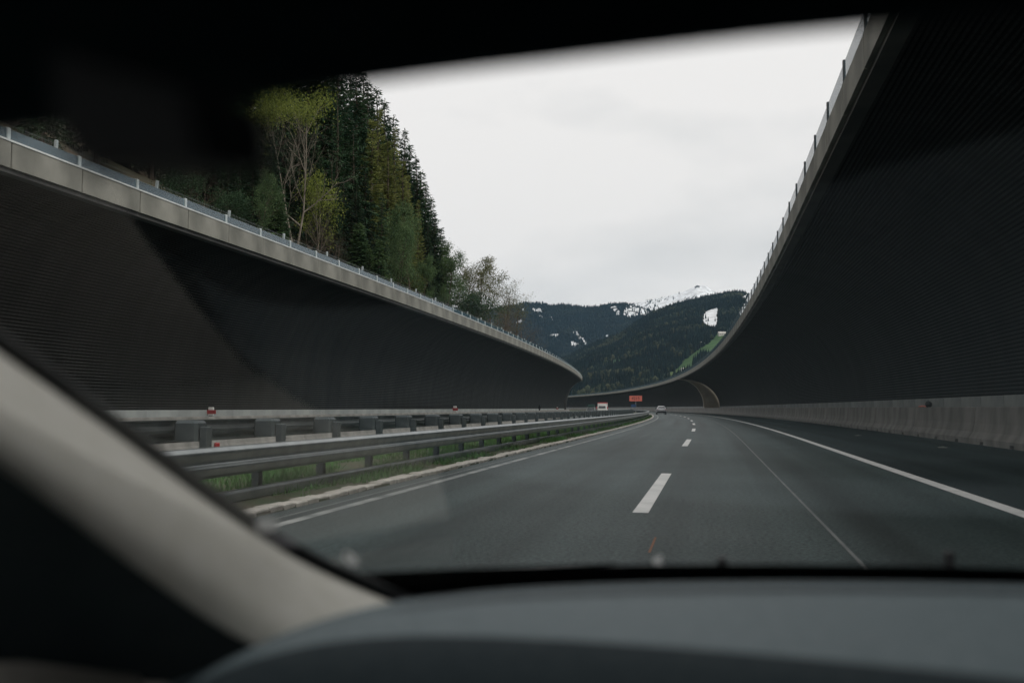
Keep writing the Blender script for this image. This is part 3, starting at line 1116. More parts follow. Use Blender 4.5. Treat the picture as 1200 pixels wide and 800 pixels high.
def conifer(seed, H=20.0, rmax=0.17, low=0.10, gap=0.42, mat='spruce', droop=0.35, fill=1.0, open_=0.0):
    r = random.Random(seed)
    Q = []
    tr = MB()
    zs = [0, .25, .5, .75, 1.0]
    bend = [Vector((r.gauss(0, .12), r.gauss(0, .12), 0)) for _ in zs]
    bend[0] = Vector()
    tr.tube([Vector((bend[k].x * zs[k], bend[k].y * zs[k], H * zs[k])) for k in range(5)], [0.015 * H, .0115 * H, .008 * H, .0045 * H, .001 * H], 7)
    z = low * H
    while z < H * 0.995:
        t = z / H
        prof = (1 - t) ** 0.92 * (0.72 + 0.28 * min(1.0, (t - low) / 0.14 + .15))
        nb = 7 if t < 0.8 else 5
        a0 = r.uniform(0, 2 * PI)
        for k in range(nb):
            if r.random() < open_:
                continue
            az = a0 + 2 * PI * k / nb + r.gauss(0, .25)
            L = rmax * H * prof * r.uniform(.62, 1.18) + 0.12
            el = -0.30 + 0.75 * t + r.gauss(0, .07)
            out = Vector((math.cos(az), math.sin(az), 0))
            side = Vector((-math.sin(az), math.cos(az), 0))
            zz = z + r.uniform(-.2, .2)

            def at(q):
                return out * (L * q) + Vector((0, 0, zz + L * (el * q - droop * q * q * (1 - t) + 0.22 * max(0, q - .6))))
            if L > 0.8:
                tr.tube([at(0), at(.5), at(.92)], [.03 + .012 * L, .02 + .006 * L, .008], 3, cap=False)
            m = max(3, int(L / 0.13 * fill))
            for j in range(m):
                q = 0.12 + 0.88 * (j + r.random()) / m
                p = at(q)
                for sgn_ in (-1, 1):
                    ln = (0.26 + 0.30 * L * .25 + 0.36 * (1 - q)) * r.uniform(.6, 1.25)
                    w = ln * r.uniform(.10, .17)
                    d = (side * sgn_ * r.uniform(.6, 1.0) + out * r.uniform(.35, .9) + Vector((0, 0, r.uniform(-.5, .08)))).normalized()
                    nrm = d.cross(Vector((r.gauss(0, .5), r.gauss(0, .5), 1))).normalized()
                    Q.append((p, p + d * ln * .45 + nrm * w, p + d * ln, p + d * ln * .5 - nrm * w))
                if r.random() < 0.6:
                    ln = r.uniform(.2, .6) * (0.5 + .5 * min(1, L / 2))
                    w = ln * .13
                    d = Vector((r.gauss(0, .2), r.gauss(0, .2), -1)).normalized()
                    nrm = Vector((math.cos(az + r.uniform(-1, 1)), math.sin(az + r.uniform(-1, 1)), 0))
                    Q.append((p, p + d * ln * .4 + nrm * w, p + d * ln, p + d * ln * .4 - nrm * w))
        z += gap * (1.0 if t < .7 else .8) * r.uniform(.8, 1.2)
    for k in range(14):      # leader
        p = Vector((0, 0, H * (.955 + .05 * k / 14)))
        d = Vector((r.gauss(0, 1), r.gauss(0, 1), r.uniform(.2, 1.3))).normalized()
        nrm = d.cross(Vector((0, 0, 1))).normalized()
        ln = .3
        Q.append((p, p + d * ln * .5 + nrm * .05, p + d * ln, p + d * ln * .5 - nrm * .05))
    arr = np.array([[tuple(v) for v in q] for q in Q], dtype=np.float32)
    return tr.mesh('trunk', 'bark'), np_mesh('crown', arr, mat)


def broadleaf(seed, H=12.0, mat='green_leaf', bark='bark', width=0.34, leaf=0.2, nleaf=7000, low=0.22, top_only=False, stems=1, twig=1.0, clump=0.5, dense=0):
    r = random.Random(seed)
    tr = MB()
    tips = []

    def grow(p, d, L, rad0, lvl):
        pts, rs = [p], [rad0]
        q = p
        dd = d.copy()
        for k in range(3):
            dd = (dd + Vector((r.gauss(0, .16), r.gauss(0, .16), .10 if lvl else .02))).normalized()
            q = q + dd * L / 3
            pts.append(q)
            rs.append(rad0 * (1 - .24 * (k + 1)))
        tr.tube(pts, rs, 6 if lvl == 0 else (4 if lvl < 3 else 3), cap=False)
        if lvl >= 3:
            tips.append(pts[-1])
            tips.append(pts[2])
            return
        nb = {0: 8, 1: 5, 2: 4}[lvl] + dense
        for k in range(nb):
            f = (low + (1 - low) * (k + .6 * r.random()) / nb) if lvl == 0 else (.3 + .7 * (k + r.random()) / nb)
            i = min(2, int(f * 3))
            b = pts[i].lerp(pts[i + 1], f * 3 - i)
            az = k * 2.4 + r.uniform(-.6, .6)
            spread = (.55 + .5 * r.random()) if lvl == 0 else r.uniform(.4, .85)
            u = dd.cross(Vector((.2, .3, 1)) if abs(dd.z) < .95 else Vector((1, 0, 0))).normalized()
            w = dd.cross(u)
            nd = (dd * math.cos(spread) + (u * math.cos(az) + w * math.sin(az)) * math.sin(spread)).normalized()
            if lvl == 0:
                ln = H * width * (1.15 - .75 * abs(f - .45)) * r.uniform(.8, 1.15)
            else:
                ln = L * r.uniform(.42, .66)
            grow(b, nd, ln, rs[i] * (.42 if lvl == 0 else .5), lvl + 1)
        tips.append(pts[-1])
    for k in range(stems):
        az = k * 2.2
        lean = 0.0 if stems == 1 else .22
        grow(Vector((.15 * math.cos(az), .15 * math.sin(az), 0)) * (stems > 1), Vector((lean * math.cos(az), lean * math.sin(az), 1)).normalized(), H * .86 * r.uniform(.85, 1.0), .0135 * H * twig, 0)
    mx = max(t.z for t in tips)
    if top_only:
        sel = [t for t in tips if t.z > mx * top_only]
    else:
        sel = tips
    Q = []
    for k in range(nleaf):
        c = r.choice(sel)
        p = c + Vector((r.gauss(0, clump), r.gauss(0, clump), r.gauss(0, clump * .8)))
        d = Vector((r.gauss(0, 1), r.gauss(0, 1), r.gauss(0, .8))).normalized()
        n_ = d.cross(Vector((r.gauss(0, 1), r.gauss(0, 1), 1))).normalized()
        ln = leaf * r.uniform(.6, 1.3)
        w = ln * .36
        Q.append((p, p + d * ln * .5 + n_ * w, p + d * ln, p + d * ln * .5 - n_ * w))
    sc = H / mx
    arr = np.array([[tuple(v) for v in q] for q in Q], dtype=np.float32) * np.array([1, 1, sc], dtype=np.float32)
    tr.v = [(a, b, c * sc) for a, b, c in tr.v]
    return tr.mesh('trunk', bark), np_mesh('crown', arr, mat)


PROTO = {
    'spruce_a': (conifer(1, 20, .205, gap=.52), 20), 'spruce_b': (conifer(2, 20, .23, low=.14, gap=.58), 20), 'spruce_c': (conifer(3, 20, .18, low=.06, gap=.50), 20),
    'spruce_thin': (conifer(4, 20, .16, low=.30, gap=.62, open_=.25, fill=.8), 20),
    'young': (conifer(5, 6, .26, low=.03, gap=.20, mat='young_spruce', fill=1.2), 6),
    'larch_a': (conifer(6, 20, .15, low=.12, gap=.5, mat='larch', droop=.15, fill=.9, open_=.12), 20), 'larch_b': (conifer(7, 20, .13, low=.10, gap=.55, mat='larch', droop=.1, fill=.8, open_=.15), 20),
    'lime': (broadleaf(8, 16, 'lime_leaf', 'pale_bark', .30, .24, 5200, .22, top_only=.78, twig=.8, clump=.5, stems=2, dense=2), 16),
    'limebush': (broadleaf(9, 6, 'lime_leaf', 'pale_bark', .42, .20, 3600, .15, stems=2, clump=.4), 6),
    'green_a': (broadleaf(10, 12, 'green_leaf', 'bark', .30, .24, 9000, .10, clump=.55), 12), 'green_b': (broadleaf(11, 12, 'green_leaf', 'bark', .26, .22, 8000, .12, stems=2, clump=.5), 12),
    'spring_a': (broadleaf(12, 12, 'spring_leaf', 'bark', .30, .19, 4200, .25, clump=.35), 12), 'spring_b': (broadleaf(13, 12, 'spring_leaf', 'bark', .24, .16, 2200, .25, clump=.35), 12),
    'twigs': (broadleaf(14, 11, 'rust_leaf', 'bark', .36, .13, 1500, .12, stems=3, twig=.8, clump=.4), 11),
    'bush': (broadleaf(15, 5, 'dark_leaf', 'bark', .45, .18, 6000, .08, stems=3, clump=.35), 5),
}


def at_px(px, lat):
    """s at which the lateral line lat (negative) passes photo column px"""
    d = ray(px, HOR)
    best = 2.0
    for s in np.arange(2.0, 230.0, 0.25):
        p = P(float(s), lat)
        if p.x * d.y - p.y * d.x > 0:
            return float(s)
    return 230.0


LABELS = {
    'spruce_a': ('spruce_tree', 'tall dark green spruce in the dense row on the slope', 'tall spruces on the slope'),
    'spruce_b': ('spruce_tree', 'broad dark spruce with sweeping boughs on the slope', 'broad spruces on the slope'),
    'spruce_c': ('spruce_tree', 'slim dark spruce branched down to the ground on the slope', 'slim spruces on the slope'),
    'spruce_thin': ('spruce_tree', 'sparse spruce with a bare lower trunk on the slope', 'sparse spruces on the slope'),
    'young': ('young_spruce', 'small light green young conifer close behind the wire fence', 'young conifers behind the fence'),
    'larch_a': ('larch_tree', 'yellowish olive larch standing among dark spruces', 'larches among the spruces'),
    'larch_b': ('larch_tree', 'narrow yellowish olive larch standing among dark spruces', 'narrow larches among the spruces'),
    'lime': ('broadleaf_tree', 'bare branched tree with bright yellow green leaves only at its top', None),
    'limebush': ('leafy_bush', 'bright yellow green leafy bush below the bare branched tree', 'yellow green bushes'),
    'green_a': ('broadleaf_tree', 'bushy mid green broadleaf tree growing just behind the parapet', 'bushy green trees behind the parapet'),
    'green_b': ('broadleaf_tree', 'narrow mid green broadleaf tree growing just behind the parapet', 'narrow green trees behind the parapet'),
    'spring_a': ('broadleaf_tree', 'thin tree with sparse spring leaves against the sky', 'thin spring trees against the sky'),
    'spring_b': ('broadleaf_tree', 'very thin tree with few leaves at the end of the tree row', 'very thin trees at the end of the row'),
    'twigs': ('bare_shrub', 'reddish brown leafless shrub in front of the blue mountain', 'leafless shrubs above the gallery'),
    'bush': ('leafy_bush', 'dense dark green bush behind the parapet', 'dark bushes behind the parapet'),
}


def plant(kind, px, lat, top_y=None, h=None, spread=1.0, lab_=None, grp_=None):
    s = at_px(px, lat)
    g = slope_h(lat, s) - 0.15
    p = P(s, lat, g)
    if h is None:
        d = ray(px, top_y)
        z = (p.xy).length / d.xy.length
        h = EYE + d.z * z - g
    (tm, cm), H0 = PROTO[kind]
    nm, lab, grp = LABELS[kind]
    if kind == 'twigs' and px < 450:
        lab_, grp_ = 'brown leafless shrub among the green trees behind the wire fence', 'leafless shrubs among green trees'
    if kind.startswith('spruce') and not lab_:
        where = ('beside the thin leafy trees at the open end of the row' if px >= 496 else 'beside the olive larches' if px >= 425 else 'between the larches and the bare branched tree' if px >= 362
                 else 'close to the bare branched tree' if px >= 300 else 'on the slope above the near end of the parapet')
        lab = {'spruce_a': 'tall dark spruce ', 'spruce_b': 'broad dark spruce ', 'spruce_c': 'slim dark spruce ', 'spruce_thin': 'sparse bare trunked spruce '}[kind] + where
        grp = lab.replace('spruce', 'spruces', 1)
    lab, grp = lab_ or lab, grp_ or grp
    t = thing(nm, lab, 'bush' if 'bush' in nm or 'shrub' in nm else 'tree', p, grp)
    k = h / H0
    rz = random.uniform(0, 2 * PI)
    for name, me in (('trunk', tm), ('crown', cm)):
        o = bpy.data.objects.new(name, me)
        C.objects.link(o)
        o.parent = t
    t.scale = (k * spread, k * spread, k)
    t.rotation_euler.z = rz
    return t


# the skyline row, the mass behind it, then the trees close to the parapet
for kind, px, lat, ty, sp in (
        ('spruce_a', 412, -33, 70, 1.0), ('spruce_b', 428, -35, 95, .95), ('larch_a', 441, -33, 128, 1.0), ('spruce_c', 448, -36, 118, 1.0), ('larch_b', 460, -32, 150, 1.0),
        ('spruce_c', 472, -36, 152, 1.0), ('larch_a', 476, -31, 205, .95), ('spruce_a', 486, -34, 185, 1.0), ('spruce_b', 497, -33, 215, 1.0), ('spruce_a', 508, -31, 250, 1.0), ('spruce_c', 517, -30, 285, 1.1),
        ('spruce_b', 392, -31, 60, 1.0), ('spruce_thin', 390, -27.5, 118, 1.0), ('spruce_c', 375, -33, 40, 1.1), ('spruce_a', 355, -34, 20, 1.1), ('spruce_b', 335, -36, 0, 1.1), ('spruce_a', 312, -33, -30, 1.0),
        ('spruce_c', 290, -31, 20, 1.1), ('spruce_a', 268, -33, 0, 1.0), ('spruce_b', 245, -30, 0, 1.0), ('spruce_c', 225, -31, -20, 1.0), ('spruce_a', 200, -33, -40, 1.0), ('spruce_b', 170, -31, -40, 1.0),
        ('spruce_c', 140, -33, -60, 1.0), ('spruce_a', 105, -31, -60, 1.0), ('spruce_b', 70, -33, -80, 1.0), ('spruce_c', 35, -31, -80, 1.0), ('spruce_a', -5, -32, -100, 1.0),
        ('spruce_thin', 410, -29.5, 150, 1.0), ('spruce_c', 425, -29, 190, 1.0), ('spruce_b', 445, -28.5, 225, .95), ('spruce_c', 300, -27.5, 110, 1.0), ('spruce_a', 275, -27, 130, .9),
        ('spruce_c', 365, -28.5, 150, 1.0), ('spruce_b', 400, -26.5, 205, .9), ('larch_b', 302, -29, 105, 1.0), ('spruce_c', 462, -28, 240, 1.0), ('larch_b', 488, -28.5, 235, 1.0),
        ('spruce_c', 325, -30, 90, 1.0), ('spruce_a', 345, -30, 105, 1.0), ('spruce_c', 500, -29, 262, 1.0)):
    plant(kind, px, lat, ty, spread=sp)
for kind, px, lat, ty, sp in (
        ('spruce_b', 420, -38, 82, 1.2), ('spruce_a', 438, -39, 104, 1.2), ('spruce_b', 458, -39, 136, 1.2), ('spruce_a', 478, -38, 170, 1.2), ('spruce_b', 492, -37, 200, 1.2), ('spruce_a', 504, -35, 232, 1.2), ('spruce_b', 516, -34, 268, 1.2),
        ('larch_a', 452, -30, 165, 1.15), ('larch_b', 470, -29.5, 190, 1.2), ('larch_a', 432, -31, 140, 1.1), ('spruce_c', 384, -25.5, 190, 1.2), ('spruce_c', 415, -25.5, 215, 1.2), ('spruce_a', 312, -26, 160, 1.2), ('spruce_c', 290, -25, 170, 1.2), ('spruce_c', 262, -25.5, 150, 1.2)):
    plant(kind, px, lat, ty, spread=sp)
for px, lat, ty in ((330, -44, 40), (360, -46, 30), (385, -45, 45), (405, -44, 75), (300, -44, 0), (270, -44, 0), (235, -42, 0), (190, -42, -30), (430, -43, 112), (455, -42, 150)):
    plant('spruce_b', px, lat, ty, lab_='tall spruce high on the slope, behind the front rows of trees', grp_='spruces behind the front rows')
plant('lime', 343, -25.2, 105, spread=.68)
plant('limebush', 368, -26.0, 205, spread=.5)
for kind, px, lat, ty, sp in (
        ('young', 418, -23.5, 262, 1.2), ('young', 318, -22.8, 225, 1.2), ('green_b', 300, -23.4, 200, .6), ('bush', 205, -21.4, 200, .8),
        ('young', 441, -21.6, 281, 1.0), ('young', 430, -22.5, 292, 1.0), ('green_a', 480, -23.5, 238, .62), ('green_b', 466, -23.0, 262, .65), ('green_a', 497, -23.0, 300, .6), 
        ('green_a', 523, -24.0, 288, .62), ('green_b', 534, -25, 318, .7), ('bush', 549, -23.4, 342, 1.1), ('bush', 557, -23.0, 352, 1.0), ('bush', 270, -22.2, 222, .8),
        ('spring_a', 556, -26, 302, .95), ('spring_a', 569, -27, 307, .85), ('spring_b', 543, -29, 305, .9), ('spring_b', 580, -26, 318, .9), ('spring_b', 588, -27, 328, .9), ('spring_b', 597, -25.5, 338, 1.0), ('spring_b', 603, -26, 345, 1.1),
        ('twigs', 590, -24.5, 352, 1.0), ('twigs', 604, -24.0, 360, 1.1), ('twigs', 574, -24, 352, .9), ('twigs', 617, -23.6, 376, 1.1), ('twigs', 366, -22.5, 245, 1.0), ('twigs', 225, -21.5, 185, .8), ('twigs', 390, -22.6, 268, .9)):
    plant(kind, px, lat, ty, spread=sp)

# ------------------------------------------------------------------ far hills
def interp(tab, x):
    xs = [a for a, b in tab]
    ys = [b for a, b in tab]
    return float(np.interp(x, xs, ys))


def inside(poly, x, y):
    c = False
    n_ = len(poly)
    for i in range(n_):
        x1, y1 = poly[i]
        x2, y2 = poly[(i + 1) % n_]
        if (y1 > y) != (y2 > y) and x < (x2 - x1) * (y - y1) / (y2 - y1) + x1:
            c = not c
    return c


SNOW = (0.78, 0.80, 0.83)


def hill_range(name, label, crest, r0, r1, power, xs, nr, cover, bump_amp, seed, ntree, tree_h, tree_cols, fname, flabel, xtree, tree_ok=None):
    """a ridge: photo columns give directions, the crest table its height at range r1; cover(x, y) gives the ground colour"""
    rows, info = [], []
    pts = []
    for x in xs:
        d = ray(x, HOR)
        d = Vector((d.x, d.y, 0)).normalized()
        yc = interp(crest, x)
        cosa = 1.0 / math.sqrt(1 + ((x - 600) / FPX) ** 2)
        zc = EYE + (HOR - yc) / FPX * r1 * cosa
        row = []
        for k in range(nr + 1):
            t_ = k / nr * 1.18
            rr_ = r0 + (r1 - r0) * t_
            if t_ <= 1:
                z = zc * t_ ** power
            else:
                z = zc * (1 - ((t_ - 1) / .18) ** 1.5 * .5)
            amp = bump_amp * min(1, t_ * 4) * (min(1.0, abs(1 - t_) * 5 + .05))
            q = Vector((d.x * rr_, d.y * rr_, 0))
            z += amp * (mnoise.noise(q / 420 + Vector((seed, 0, 0))) + .5 * mnoise.noise(q / 150 + Vector((0, seed, 0))))
            row.append((q.x, q.y, z))
        rows.append(row)
    mb = MB()
    mb.loft(rows)
    me = mb.mesh(name, None, True)
    ca = me.color_attributes.new('Col', 'FLOAT_COLOR', 'POINT')
    cols = []
    n1 = nr + 1
    for i, x in enumerate(xs):
        for k in range(n1):
            p = Vector(rows[i][k])
            rr_ = p.xy.length
            cosa = 1.0 / math.sqrt(1 + ((x - 600) / FPX) ** 2)
            y = HOR - (p.z - EYE) / rr_ * FPX / cosa
            c = cover(x, y, p)
            cols += [c[0], c[1], c[2], 1.0]
    ca.data.foreach_set('color', cols)
    me.materials.append(M['terrain'])
    o = structure(link(name, me), label)
    # forest of small conifers standing on it
    A = np.array(rows)
    rg_ = np.random.default_rng(seed)
    V, F, CC = [], [], []
    cnt = 0
    tries = 0
    x_lo, x_hi = xtree
    xs_a = np.array(xs)
    while cnt < ntree and tries < ntree * 3:
        tries += 1
        x = rg_.uniform(x_lo, x_hi)
        t_ = rg_.random() ** .75 * 1.02
        fi = np.interp(x, xs_a, np.arange(len(xs_a)))
        i = min(int(fi), len(xs) - 2)
        fi -= i
        fk = t_ / 1.18 * nr
        k = min(int(fk), nr - 1)
        fk -= k
        p = (A[i, k] * (1 - fi) + A[i + 1, k] * fi) * (1 - fk) + (A[i, k + 1] * (1 - fi) + A[i + 1, k + 1] * fi) * fk
        rr_ = math.hypot(p[0], p[1])
        cosa = 1.0 / math.sqrt(1 + ((x - 600) / FPX) ** 2)
        y = HOR - (p[2] - EYE) / rr_ * FPX / cosa
        if y > 470:
            continue
        ok = tree_ok(x, y, Vector(p)) if tree_ok else 1.0
        if rg_.random() > ok:
            continue
        n_ = mnoise.noise(Vector(p) / 160 + Vector((seed, 3, 0)))
        m_ = mnoise.noise(Vector(p) / 45 + Vector((seed, 9, 0)))
        sel = min(len(tree_cols) - 1, max(0, int((n_ * .9 + m_ * .5 + rg_.normal() * .28 + .15) * len(tree_cols))))
        col = tree_cols[sel]
        h = tree_h * rg_.uniform(.55, 1.25)
        round_ = sel >= 2
        r_ = h * (rg_.uniform(.26, .36) if round_ else rg_.uniform(.15, .22))
        v = rg_.uniform(.75, 1.3)
        j = len(V)
        a0 = rg_.uniform(0, 6.28)
        if round_:
            h *= .72
            prof = ((.0, .35), (.35, 1.0), (.75, .75))
        else:
            prof = ((.0, 1.0), (.42, .62))
        for f, w in prof:
            for q in range(5):
                V.append((p[0] + r_ * w * math.cos(a0 + q * 1.2566), p[1] + r_ * w * math.sin(a0 + q * 1.2566), p[2] - .5 + h * f))
        V.append((p[0], p[1], p[2] + h))
        nv = len(prof) * 5 + 1
        for lv in range(len(prof) - 1):
            for q in range(5):
                F.append((j + lv * 5 + q, j + lv * 5 + (q + 1) % 5, j + (lv + 1) * 5 + (q + 1) % 5, j + (lv + 1) * 5 + q))
        b_ = j + (len(prof) - 1) * 5
        for q in range(5):
            F.append((b_ + q, b_ + (q + 1) % 5, j + nv - 1))
        CC += [col[0] * v, col[1] * v, col[2] * v, 1.0] * nv
        cnt += 1
    if cnt:
        me = bpy.data.meshes.new(fname)
        me.from_pydata(V, [], F)
        ca = me.color_attributes.new('Col', 'FLOAT_COLOR', 'POINT')
        ca.data.foreach_set('color', CC)
        me.materials.append(M['forest'])
        fo = link(fname, me)
        tag(fo, flabel, 'forest', kind='stuff')
    return o


M['terrain'] = material('mountain_ground', (0.75, 0.75, 0.75), 0.95, (1.15, 1.15, 1.15), scale=0.02, detail=8, attr='Col', spec=0.1)
M['forest'] = material('mountain_forest', (0.7, 0.7, 0.7), 0.95, (1.25, 1.25, 1.25), scale=0.015, detail=4, attr='Col', spec=0.1)

SNOWFIELD = [(824, 367), (833, 363), (843, 360), (843, 372), (842, 385), (838, 386), (834, 388), (830, 384), (826, 383), (824, 377)]
SNOWTIP = [(869, 350), (874, 346), (880, 344), (884, 346), (880, 351), (873, 352)]
MEADOW = [(792, 434), (804, 421), (818, 411), (830, 403), (838, 396), (842, 391), (852, 389), (866, 382), (866, 406), (852, 414), (838, 419), (822, 428), (806, 434)]
MEADOW2 = [(764, 446), (778, 439), (796, 433), (812, 428), (832, 417), (842, 414), (838, 424), (815, 435), (800, 441), (780, 448)]
CLEAR = [(716, 424), (722, 421), (728, 420), (730, 425), (720, 428)]
TRACK = [(720, 396), (740, 382), (742, 384), (722, 398)]
mid_crest = [(300, 476), (500, 468), (600, 452), (650, 428), (690, 408), (718, 397), (740, 384), (760, 371), (765, 368), (790, 359), (817, 352), (847, 346), (865, 343), (878, 345), (900, 346), (960, 340), (1020, 345), (1150, 360)]


def mid_cover(x, y, p):
    if inside(SNOWFIELD, x, y) or inside(SNOWTIP, x, y):
        return SNOW
    if inside(MEADOW, x, y):
        return (0.055, 0.105, 0.042)
    if inside(MEADOW2, x, y):
        return (0.10, 0.14, 0.05)
    if inside(CLEAR, x, y):
        return (0.07, 0.13, 0.07)
    if inside(TRACK, x, y):
        return (0.11, 0.08, 0.06)
    n_ = mnoise.noise(p / 120)
    return (0.012 + .007 * n_, 0.022 + .008 * n_, 0.018)


def mid_tree(x, y, p):
    if inside(SNOWFIELD, x, y):
        return 0.012
    if inside(SNOWTIP, x, y):
        return 0.03
    if inside(MEADOW, x, y):
        return 0.006 if not (812 < x < 834 and y > 419 - (x - 812) * .25) else .30
    if inside(MEADOW2, x, y):
        return 0.05
    if inside(CLEAR, x, y) or inside(TRACK, x, y):
        return 0.05
    return 1.0


xs_mid = list(np.arange(300, 620, 20)) + list(np.arange(620, 900, 1.6)) + list(np.arange(900, 1160, 20))
hill_range('forested_hill', 'dark forested hill with one snow field and a green meadow', mid_crest, 1500, 4600, 1.12, xs_mid, 150, mid_cover, 22, 5,
           30000, 21, ((0.006, 0.014, 0.015), (0.010, 0.019, 0.017), (0.021, 0.028, 0.018), (0.045, 0.048, 0.028)), 'hill_forest', 'dense conifer forest covering the nearer hill', (600, 920), mid_tree)

far_crest = [(200, 330), (400, 345), (560, 362), (600, 359), (613, 355.5), (637, 355.5), (645, 358.5), (660, 357), (672, 359), (686, 361), (700, 360), (716, 357), (735, 356), (748, 359), (762, 364), (785, 374), (900, 390), (1100, 420)]
PATCHES = [[(624, 361), (635, 361), (636, 366), (628, 366), (624, 364)], [(644, 393), (648, 391), (656, 391), (656, 394), (648, 395)], [(671, 388), (676, 389), (682, 395), (688, 400), (687, 403), (681, 399), (676, 393)],
           [(669, 401), (671, 400), (679, 403), (678, 405), (670, 405)], [(604, 379), (607, 376), (611, 374), (612, 376), (607, 381)], [(710, 393), (713, 392), (713, 395), (710, 396)], [(715, 360), (722, 358), (728, 366), (726, 370), (722, 367)],
           [(735, 357), (745, 356), (752, 360), (748, 370), (738, 372), (730, 368), (733, 363)], [(752, 357), (765, 354), (768, 362), (757, 371), (751, 370)], [(612, 362), (614, 361), (614, 366), (612, 366)], [(631, 368), (636, 370), (636, 373), (632, 371)], [(645, 370), (649, 374), (648, 376), (644, 372)]]


def far_snow(x, y, p):
    for q in PATCHES:
        if inside(q, x, y):
            return 1.0
    return 0.0


def far_cover(x, y, p):
    if far_snow(x, y, p):
        n_ = mnoise.noise(p / 60)
        return SNOW if n_ > -0.25 else (0.06, 0.065, 0.06)
    n_ = mnoise.noise(p / 200)
    return (0.010 + .006 * n_, 0.019 + .008 * n_, 0.020)


xs_far = list(np.arange(200, 580, 20)) + list(np.arange(580, 790, 1.5)) + list(np.arange(790, 1110, 20))
hill_range('mountain_ridge', 'blue forested mountain ridge with thin streaks of snow', far_crest, 4700, 7400, 1.05, xs_far, 120, far_cover, 30, 8,
           17000, 24, ((0.007, 0.016, 0.020), (0.010, 0.020, 0.022), (0.015, 0.024, 0.022), (0.022, 0.028, 0.024)), 'ridge_forest', 'conifer forest covering the far blue ridge', (585, 800),
           lambda x, y, p: .05 if far_snow(x, y, p) and x < 728 else (.22 if far_snow(x, y, p) else 1.0))

peak_crest = [(500, 375), (640, 372), (700, 364), (728, 358), (745, 355), (762, 351), (780, 348), (790, 345), (803, 341), (812, 337), (819, 333.5), (823, 334.5), (828, 334), (834, 338), (842, 342), (850, 347), (880, 352), (920, 360), (1100, 380)]


def peak_cover(x, y, p):
    n_ = mnoise.noise(p / 70) + .6 * mnoise.noise(p / 26)
    yc = interp(peak_crest, x)
    if n_ > 0.62 or (816 < x < 822 and y < yc + 2.2):
        return (0.10, 0.105, 0.11)
    return SNOW


xs_pk = list(np.arange(500, 700, 20)) + list(np.arange(700, 880, 1.2)) + list(np.arange(880, 1110, 20))
hill_range('snowy_peak', 'white snow covered peak behind the forested hills', peak_crest, 7600, 10200, 1.05, xs_pk, 130, peak_cover, 40, 12,
           1500, 26, ((0.025, 0.038, 0.034), (0.03, 0.044, 0.036), (0.04, 0.05, 0.04)), 'peak_trees', 'scattered dark conifers on the snowy mountainside', (725, 850),
           lambda x, y, p: max(0.0, min(1.0, (800 - x) / 75)) * (.7 if mnoise.noise(p / 150) > -.1 else .15) if x < 800 else (0.03 if mnoise.noise(p / 150) > 0 else 0))

# farmhouses by the meadow
WALLP = material('farmhouse_wall', (0.55, 0.53, 0.48), 0.8, (0.62, 0.6, 0.56), scale=.3)
ROOFP = material('farmhouse_roof', (0.40, 0.38, 0.35), 0.7, (0.52, 0.49, 0.46), scale=.3)
DARKP = material('farmhouse_window', (0.03, 0.035, 0.04), 0.2)


def ground_at(obj_name, px, py):
    from mathutils.bvhtree import BVHTree
    me = bpy.data.objects[obj_name].data
    bv = BVHTree.FromPolygons([v.co for v in me.vertices], [p.vertices for p in me.polygons])
    hit = bv.ray_cast(Vector((0, 0, EYE)), ray(px, py).normalized())
    return hit[0]


for k, (px, py, w, lab) in enumerate(((846, 393, 20, 'pale farmhouse at the upper end of the green hill meadow'), (800, 434.5, 13, 'small pale farmhouse just above the brown patch of the distant wall rim'), (822, 403.5, 14, 'low pale barn at the edge of the green hill meadow'))):
    p = ground_at('forested_hill', px, py)
    if p is None:
        continue
    t = thing('farmhouse', lab, 'house', p)
    t.rotation_euler.z = 0.3 + k

    def fadd(nm, f, m, par=None):
        mb = MB()
        f(mb)
        o = bpy.data.objects.new(nm, mb.mesh(nm, m))
        C.objects.link(o)
        o.parent = par or t
        return o
    d_, h_ = w * .6, w * .30
    fadd('wall', lambda b: (b.box(-w / 2, w / 2, -d_ / 2, d_ / 2, -4, h_), b.poly([(-w / 2, -d_ / 2, h_), (-w / 2, d_ / 2, h_), (-w / 2, 0, h_ + d_ * .38)]), b.poly([(w / 2, -d_ / 2, h_), (w / 2, 0, h_ + d_ * .38), (w / 2, d_ / 2, h_)])), WALLP)
    e = 1.2
    fadd('roof', lambda b: (b.quad((-w / 2 - e, -d_ / 2 - e, h_ - .5), (w / 2 + e, -d_ / 2 - e, h_ - .5), (w / 2 + e, 0, h_ + d_ * .42), (-w / 2 - e, 0, h_ + d_ * .42)),
                            b.quad((w / 2 + e, d_ / 2 + e, h_ - .5), (-w / 2 - e, d_ / 2 + e, h_ - .5), (-w / 2 - e, 0, h_ + d_ * .42), (w / 2 + e, 0, h_ + d_ * .42))), ROOFP)
    for q in (-.3, 0, .3):
        fadd('window', lambda b: b.box(w * q - .7, w * q + .7, -d_ / 2 - .06, -d_ / 2 - .003, h_ * .35, h_ * .75), DARKP)

